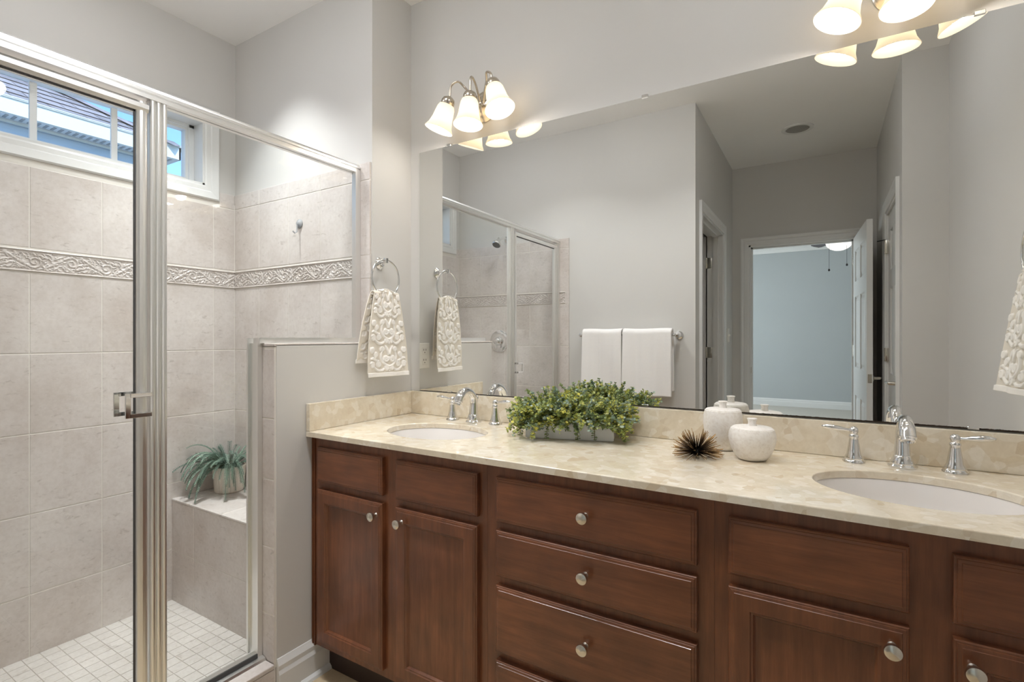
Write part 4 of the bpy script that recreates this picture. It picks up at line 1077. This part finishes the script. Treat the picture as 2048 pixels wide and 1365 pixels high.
# ------------------------------------------------------------------ ceiling fan in the bedroom
fx, fy = 1.81, -6.8
ZFAN = 2.98
fan = thing('ceiling_fan', 'dark-bladed ceiling fan with lit white globe in the room beyond the open door', 'ceiling fan', (fx, fy, ZBED))
obj('canopy', MB().lathe([(.07, 0), (.065, -.04), (.03, -.06), (.015, -.065), (.013, -.20), (.012, -.22)], (fx, fy, ZBED-.0005), n=28), M_nickel, fan)
obj('motor_housing', MB().lathe([(.02, -.20), (.09, -.22), (.12, -.26), (.12, -.33), (.09, -.37), (.06, -.39), (.06, -.42)], (fx, fy, ZFAN), n=36), M_nickel, fan)
obj('globe', MB().lathe([(.06, -.405), (.150, -.420), (.163, -.435), (.150, -.475), (.110, -.515), (.055, -.538), (0, -.545)], (fx, fy, ZFAN), n=40), M_fanglobe, fan)
M_blade = NT('dark_fan_blade').pbr(lin((84, 80, 82)), .45)
for i in range(5):
    a = math.radians(-118+72*i)
    c_, s_ = math.cos(a), math.sin(a); m = MB(); zz = ZFAN-.375
    def B(r, w, t, h=0): return (fx+r*c_-w*s_, fy+r*s_+w*c_, zz+h-.26*w+t)
    o2 = [(.20, .045), (.40, .062), (.58, .070), (.645, .058), (.665, .0)]
    out = [(r, w) for r, w in o2]+[(r, -w) for r, w in reversed(o2[:-1])]
    n = len(out); vs = [B(r, w, 0) for r, w in out]+[B(r, w, .007) for r, w in out]
    m.add(vs, [(j, (j+1) % n, n+(j+1) % n, n+j) for j in range(n)]+[tuple(range(n)), tuple(reversed(range(n, 2*n)))])
    bl = obj('fan_blade', m, M_blade, fan)
    obj('blade_iron', MB().tube([(fx+.10*c_, fy+.10*s_, zz+.045), (fx+.16*c_, fy+.16*s_, zz+.02), (fx+.24*c_, fy+.24*s_, zz+.010)], .010, 8), M_nickel, bl)
for dx, ln in ((-.12, .36), (.09, .30)):
    obj('pull_chain', MB().tube([(fx+dx, fy+.1, ZFAN-.40), (fx+dx, fy+.1, ZFAN-.44-ln)], .0022, 6).lathe([(0, .0), (.010, -.01), (.014, -.028), (.006, -.038), (0, -.04)], (fx+dx, fy+.1, ZFAN-.44-ln), n=14), M_dark, fan)

# ------------------------------------------------------------------ jars
def jar(c, body, lid, lb):
    t = thing('lidded_jar', lb, 'jar', (c[0], c[1], ZT), 'white stoneware jars')
    obj('jar_body', MB().lathe(body, (c[0], c[1], ZT+.0008), n=56), M_jar, t)
    obj('jar_lid', MB().lathe(lid, (c[0], c[1], ZT+.0008), n=56), M_jar, t)
knobp = lambda z, k_=1: [(.0125*k_, z), (.0105*k_, z+.006), (.0105*k_, z+.012), (.0135*k_, z+.0195), (.0125*k_, z+.0205), (.0085*k_, z+.0195), (0, z+.019)]
jar((1.366, -.086), [(.030, 0), (.035, .002), (.044, .018), (.053, .048), (.0575, .080), (.0565, .104), (.0525, .120), (.050, .1215)],
    [(.049, .1212), (.0500, .1225), (.047, .1248), (.030, .1275)]+knobp(.128), 'taller white stoneware jar with knobbed lid, close to the backsplash')
jar((1.459, -.182), [(.032, 0), (.038, .002), (.049, .016), (.058, .038), (.0625, .060), (.0605, .076), (.0565, .0865), (.054, .0875)],
    [(.053, .0872), (.054, .0885), (.050, .0912), (.030, .0945)]+knobp(.095), 'shorter white stoneware jar with knobbed lid, in front of the taller one')

# ------------------------------------------------------------------ spiky ornament
uc = Vector((1.318, -.228, ZT+.0135)); ur = thing('spiky_ornament', 'dark brass sea-urchin ornament of thin spikes lying on the counter beside the jars', 'ornament', uc)
m = MB(); r3 = random.Random(5)
for i in range(210):
    z_ = -.16+1.1*r3.random()**1.35; z_ = min(z_, .97); a = r3.random()*2*PI; rr_ = math.sqrt(max(0, 1-z_*z_))
    d = Vector((rr_*math.cos(a), rr_*math.sin(a), z_)); L_ = .060+.016*r3.random()
    if uc.z+d.z*L_ < ZT+.0015: L_ = min(L_, (uc.z-ZT-.0015)/max(-d.z, 1e-3))
    m.tube([uc+d*.004, uc+d*L_], [.0011, .0009], 5)
obj('spikes', m, M_spike, ur); obj('core', MB().lathe([(0, -.013), (.010, -.009), (.013, 0), (.010, .009), (0, .013)], uc, n=16), M_dark, ur)

# ------------------------------------------------------------------ boxwood planter
pc = Vector((.884, -.158, ZT)); pa = math.radians(16.7); MP = Matrix.Translation(pc) @ Matrix.Rotation(pa, 4, 'Z')
pl = thing('planted_box', 'white rectangular planter full of small green and yellow leaves near the left basin', 'potted plant', pc)
m = MB(); L_, W_, H_ = .1495, .049, .068
out_ = [(-L_, -W_), (L_, -W_), (L_, W_), (-L_, W_)]; t_ = .004
vs = []; 
for s_, z in ((.97, .0008), (1, .004), (1, H_), (1, H_)): vs += [(x*s_, y*s_, z) for x, y in out_]
inn = [(x-math.copysign(t_, x), y-math.copysign(t_, y), H_) for x, y in out_]; inb = [(x, y, H_-.012) for x, y, z in inn]
vs += inn+inb; fs = [(3, 2, 1, 0)]
for j in range(5):
    for i in range(4): fs.append((j*4+i, j*4+(i+1) % 4, (j+1)*4+(i+1) % 4, (j+1)*4+i))
fs.append((20, 21, 22, 23))
obj('planter', xf(m.add(vs, fs), MP), M_planter, pl)
obj('soil', xf(MB().box(-L_+.005, L_-.005, -W_+.005, W_-.005, .03, H_-.011), MP), M_soil, pl)
def leaf(mb, p, d, up, l_, w_, tint):
    d = d.normalized(); s_ = d.cross(up)
    s_ = s_.normalized() if s_.length > 1e-4 else Vector((1, 0, 0)); nrm_ = s_.cross(d)
    mb.cur = tint
    mb.add([p, p+d*l_*.35+s_*w_*.5+nrm_*w_*.12, p+d*l_*.75+s_*w_*.42+nrm_*w_*.1, p+d*l_, p+d*l_*.75-s_*w_*.42+nrm_*w_*.1, p+d*l_*.35-s_*w_*.5+nrm_*w_*.12, p+d*l_*.5],
           [(0, 1, 6), (1, 2, 6), (2, 3, 6), (3, 4, 6), (4, 5, 6), (5, 0, 6)])
    mb.cur = 1.0
fo = MB(); stm = MB(); r4 = random.Random(11)
def sprig(p0, d0, ln, tb_, droop=.0, dens=1.0):
    p = Vector(p0); d = Vector(d0).normalized(); n = max(4, int(ln/.0058*dens)); st_ = ln/n; pts = [p.copy()]
    for i in range(n):
        d = (d+Vector((r4.uniform(-.14, .14), r4.uniform(-.14, .14), r4.uniform(-.12, .12)-droop))).normalized(); p = p+d*st_
        p.z = max(p.z, ZT+.010) 
        p.y = min(p.y, -.030)
        pts.append(p.copy())
        f = i/n
        if f < .25: continue
        for q_ in range(3):
            a = r4.uniform(0, 2*PI); sd_ = d.orthogonal().normalized(); sd_ = Matrix.Rotation(a, 3, d) @ sd_
            ld = (sd_+d*r4.uniform(.1, .7)+Vector((0, 0, .25))).normalized(); l_ = r4.uniform(.0075, .0118)
            if p.y+ld.y*l_ > -.024: continue
            leaf(fo, p+sd_*.001, ld, Vector((r4.uniform(-.5, .5), r4.uniform(-.5, .5), 1)), l_, l_*1.0, min(1, max(0, tb_+r4.uniform(-.22, .22))))
    stm.tube(pts, [.0011]*len(pts), 4, cap=False)
for i in range(560):
    u = r4.uniform(-1, 1); v = r4.uniform(-1, 1); lx = u*(L_-.012); ly = v*(W_-.010)
    out = Vector((u*1.2 + r4.gauss(0, .35), v*1.0+r4.gauss(0, .35), r4.uniform(.25, 1.2)))
    ln = r4.uniform(.070, .118)*(1.0 if abs(u) < .8 else 1.05)
    p0 = MP @ Vector((lx*.93, ly*.8, H_-.012)); d0 = MP.to_3x3() @ out
    if out.z > .7: ln *= 1.02
    sprig(p0, d0, ln, r4.choice([.12, .3, .45, .5, .62, .66, .7, .86, .95]), droop=.03 if out.z > .6 else .05)
for u, v, dz, ln in ((-.55, -1.4, .2, .090), (.25, -1.5, .2, .085), (-1.3, -.6, .1, .08), (1.4, -.5, .1, .09), (.8, -1.3, .3, .08), (-.95, -1.2, .2, .085)):   # trailing sprigs
    sprig(MP @ Vector((u*L_*.7, -W_*.8, H_-.004)), MP.to_3x3() @ Vector((u*.6, v, dz+.3)), ln, .3, droop=.26)
for u, ln in ((.06, .125), (.12, .115), (.62, .12), (-.35, .10), (.85, .105)):    # taller sprigs
    sprig(MP @ Vector((u*L_, W_*.5, H_-.01)), MP.to_3x3() @ Vector((u*.3, .2, 1.4)), ln, .2, droop=-.01)
obj('foliage', fo, M_box, pl, fix=False); obj('stems', stm, M_stem, pl)

# ------------------------------------------------------------------ fern on the bench
fc = Vector((-.898, -.338, BZ)); fp = thing('potted_fern', 'trailing artificial fern in a ribbed white pot on the shower bench', 'potted plant', fc)
n = 96; vs = []; fs = []; prof = [(.060, .001), (.064, .006), (.073, .125), (.0725, .128), (.0685, .128), (.066, .112)]
for j, (r_, z) in enumerate(prof):
    for i in range(n):
        a = 2*PI*i/n; rr_ = r_*(1+(.018 if (i % 3) == 0 else -.004)) if j in (1, 2) else r_
        vs.append((fc.x+rr_*math.cos(a), fc.y+rr_*math.sin(a), BZ+z))
for j in range(len(prof)-1):
    for i in range(n): fs.append((j*n+i, j*n+(i+1) % n, (j+1)*n+(i+1) % n, (j+1)*n+i))
fs.append(tuple(reversed(range(n))))
M_pot = NT('ribbed_white_ceramic').pbr(lin((222, 212, 200)), .45)
obj('plant_pot', MB().add(vs, fs, False), M_pot, fp)
obj('soil', MB().lathe([(.066, .108), (.0, .112)], (fc.x, fc.y, BZ), n=32), M_soil, fp)
ff_ = MB(); r5 = random.Random(23)
def frond(az, el, ln, droop, tb_, w_=.0125):
    p = fc+Vector((.025*math.cos(az), .025*math.sin(az), .118)); d = Vector((math.cos(az)*math.cos(el), math.sin(az)*math.cos(el), math.sin(el))); n_ = int(ln/.0068); pts = [p.copy()]
    for i in range(n_):
        d = (d+Vector((0, 0, -droop*1.36*(.4+1.4*i/n_)))).normalized()
        q_ = p+d*.0068
        if q_.x < XW+.022 or q_.x > -.150 or q_.y > YE-.020: break
        rad = math.hypot(q_.x-fc.x, q_.y-fc.y)
        if q_.z < BZ+.135 and rad < .083 and rad > 1e-4 and i > 6:
            q_.x = fc.x+(q_.x-fc.x)/rad*.083; q_.y = fc.y+(q_.y-fc.y)/rad*.083
        if q_.z < BZ+.004: break
        p = q_; pts.append(p.copy()); f = i/n_
        sd_ = d.cross(Vector((0, 0, 1))); sd_ = sd_.normalized() if sd_.length > 1e-3 else Vector((1, 0, 0))
        wid = w_*(.55+.6*math.sin(PI*min(1, f*1.05)))
        for s_ in (-1, 1): leaf(ff_, p, (sd_*s_+d*.55+Vector((0, 0, .1))), Vector((0, 0, 1)), wid, .0046, min(1, max(0, tb_+r5.uniform(-.15, .15))))
        leaf(ff_, p, (d+sd_.cross(d)*.9), sd_, wid*.55, .004, min(1, max(0, tb_+r5.uniform(-.2, .2))))
    ff_.cur = tb_; ff_.tube(pts, .0014, 4, cap=False); ff_.cur = 1.0
for i in range(90):
    az = -PI*.5+r5.gauss(0, 1.15); ln = r5.uniform(.15, .25)
    frond(az, r5.uniform(.5, 1.25), ln, r5.uniform(.045, .075), r5.uniform(.25, .85))
for az, el, ln, dr_, tb_ in ((-2.3, .85, .30, .040, .3), (-2.0, .6, .31, .035, .35), (2.6, 1.30, .30, .085, .1), (2.3, 1.2, .26, .08, .15), (-1.2, .4, .26, .05, .5), (-1.7, .2, .25, .06, .55), (-.6, .3, .25, .055, .6), (-2.8, 1.0, .22, .05, .3), (.2, .9, .26, .05, .4)):
    frond(az, el, ln, dr_, tb_)
obj('fronds', ff_, M_fern, fp, fix=False)
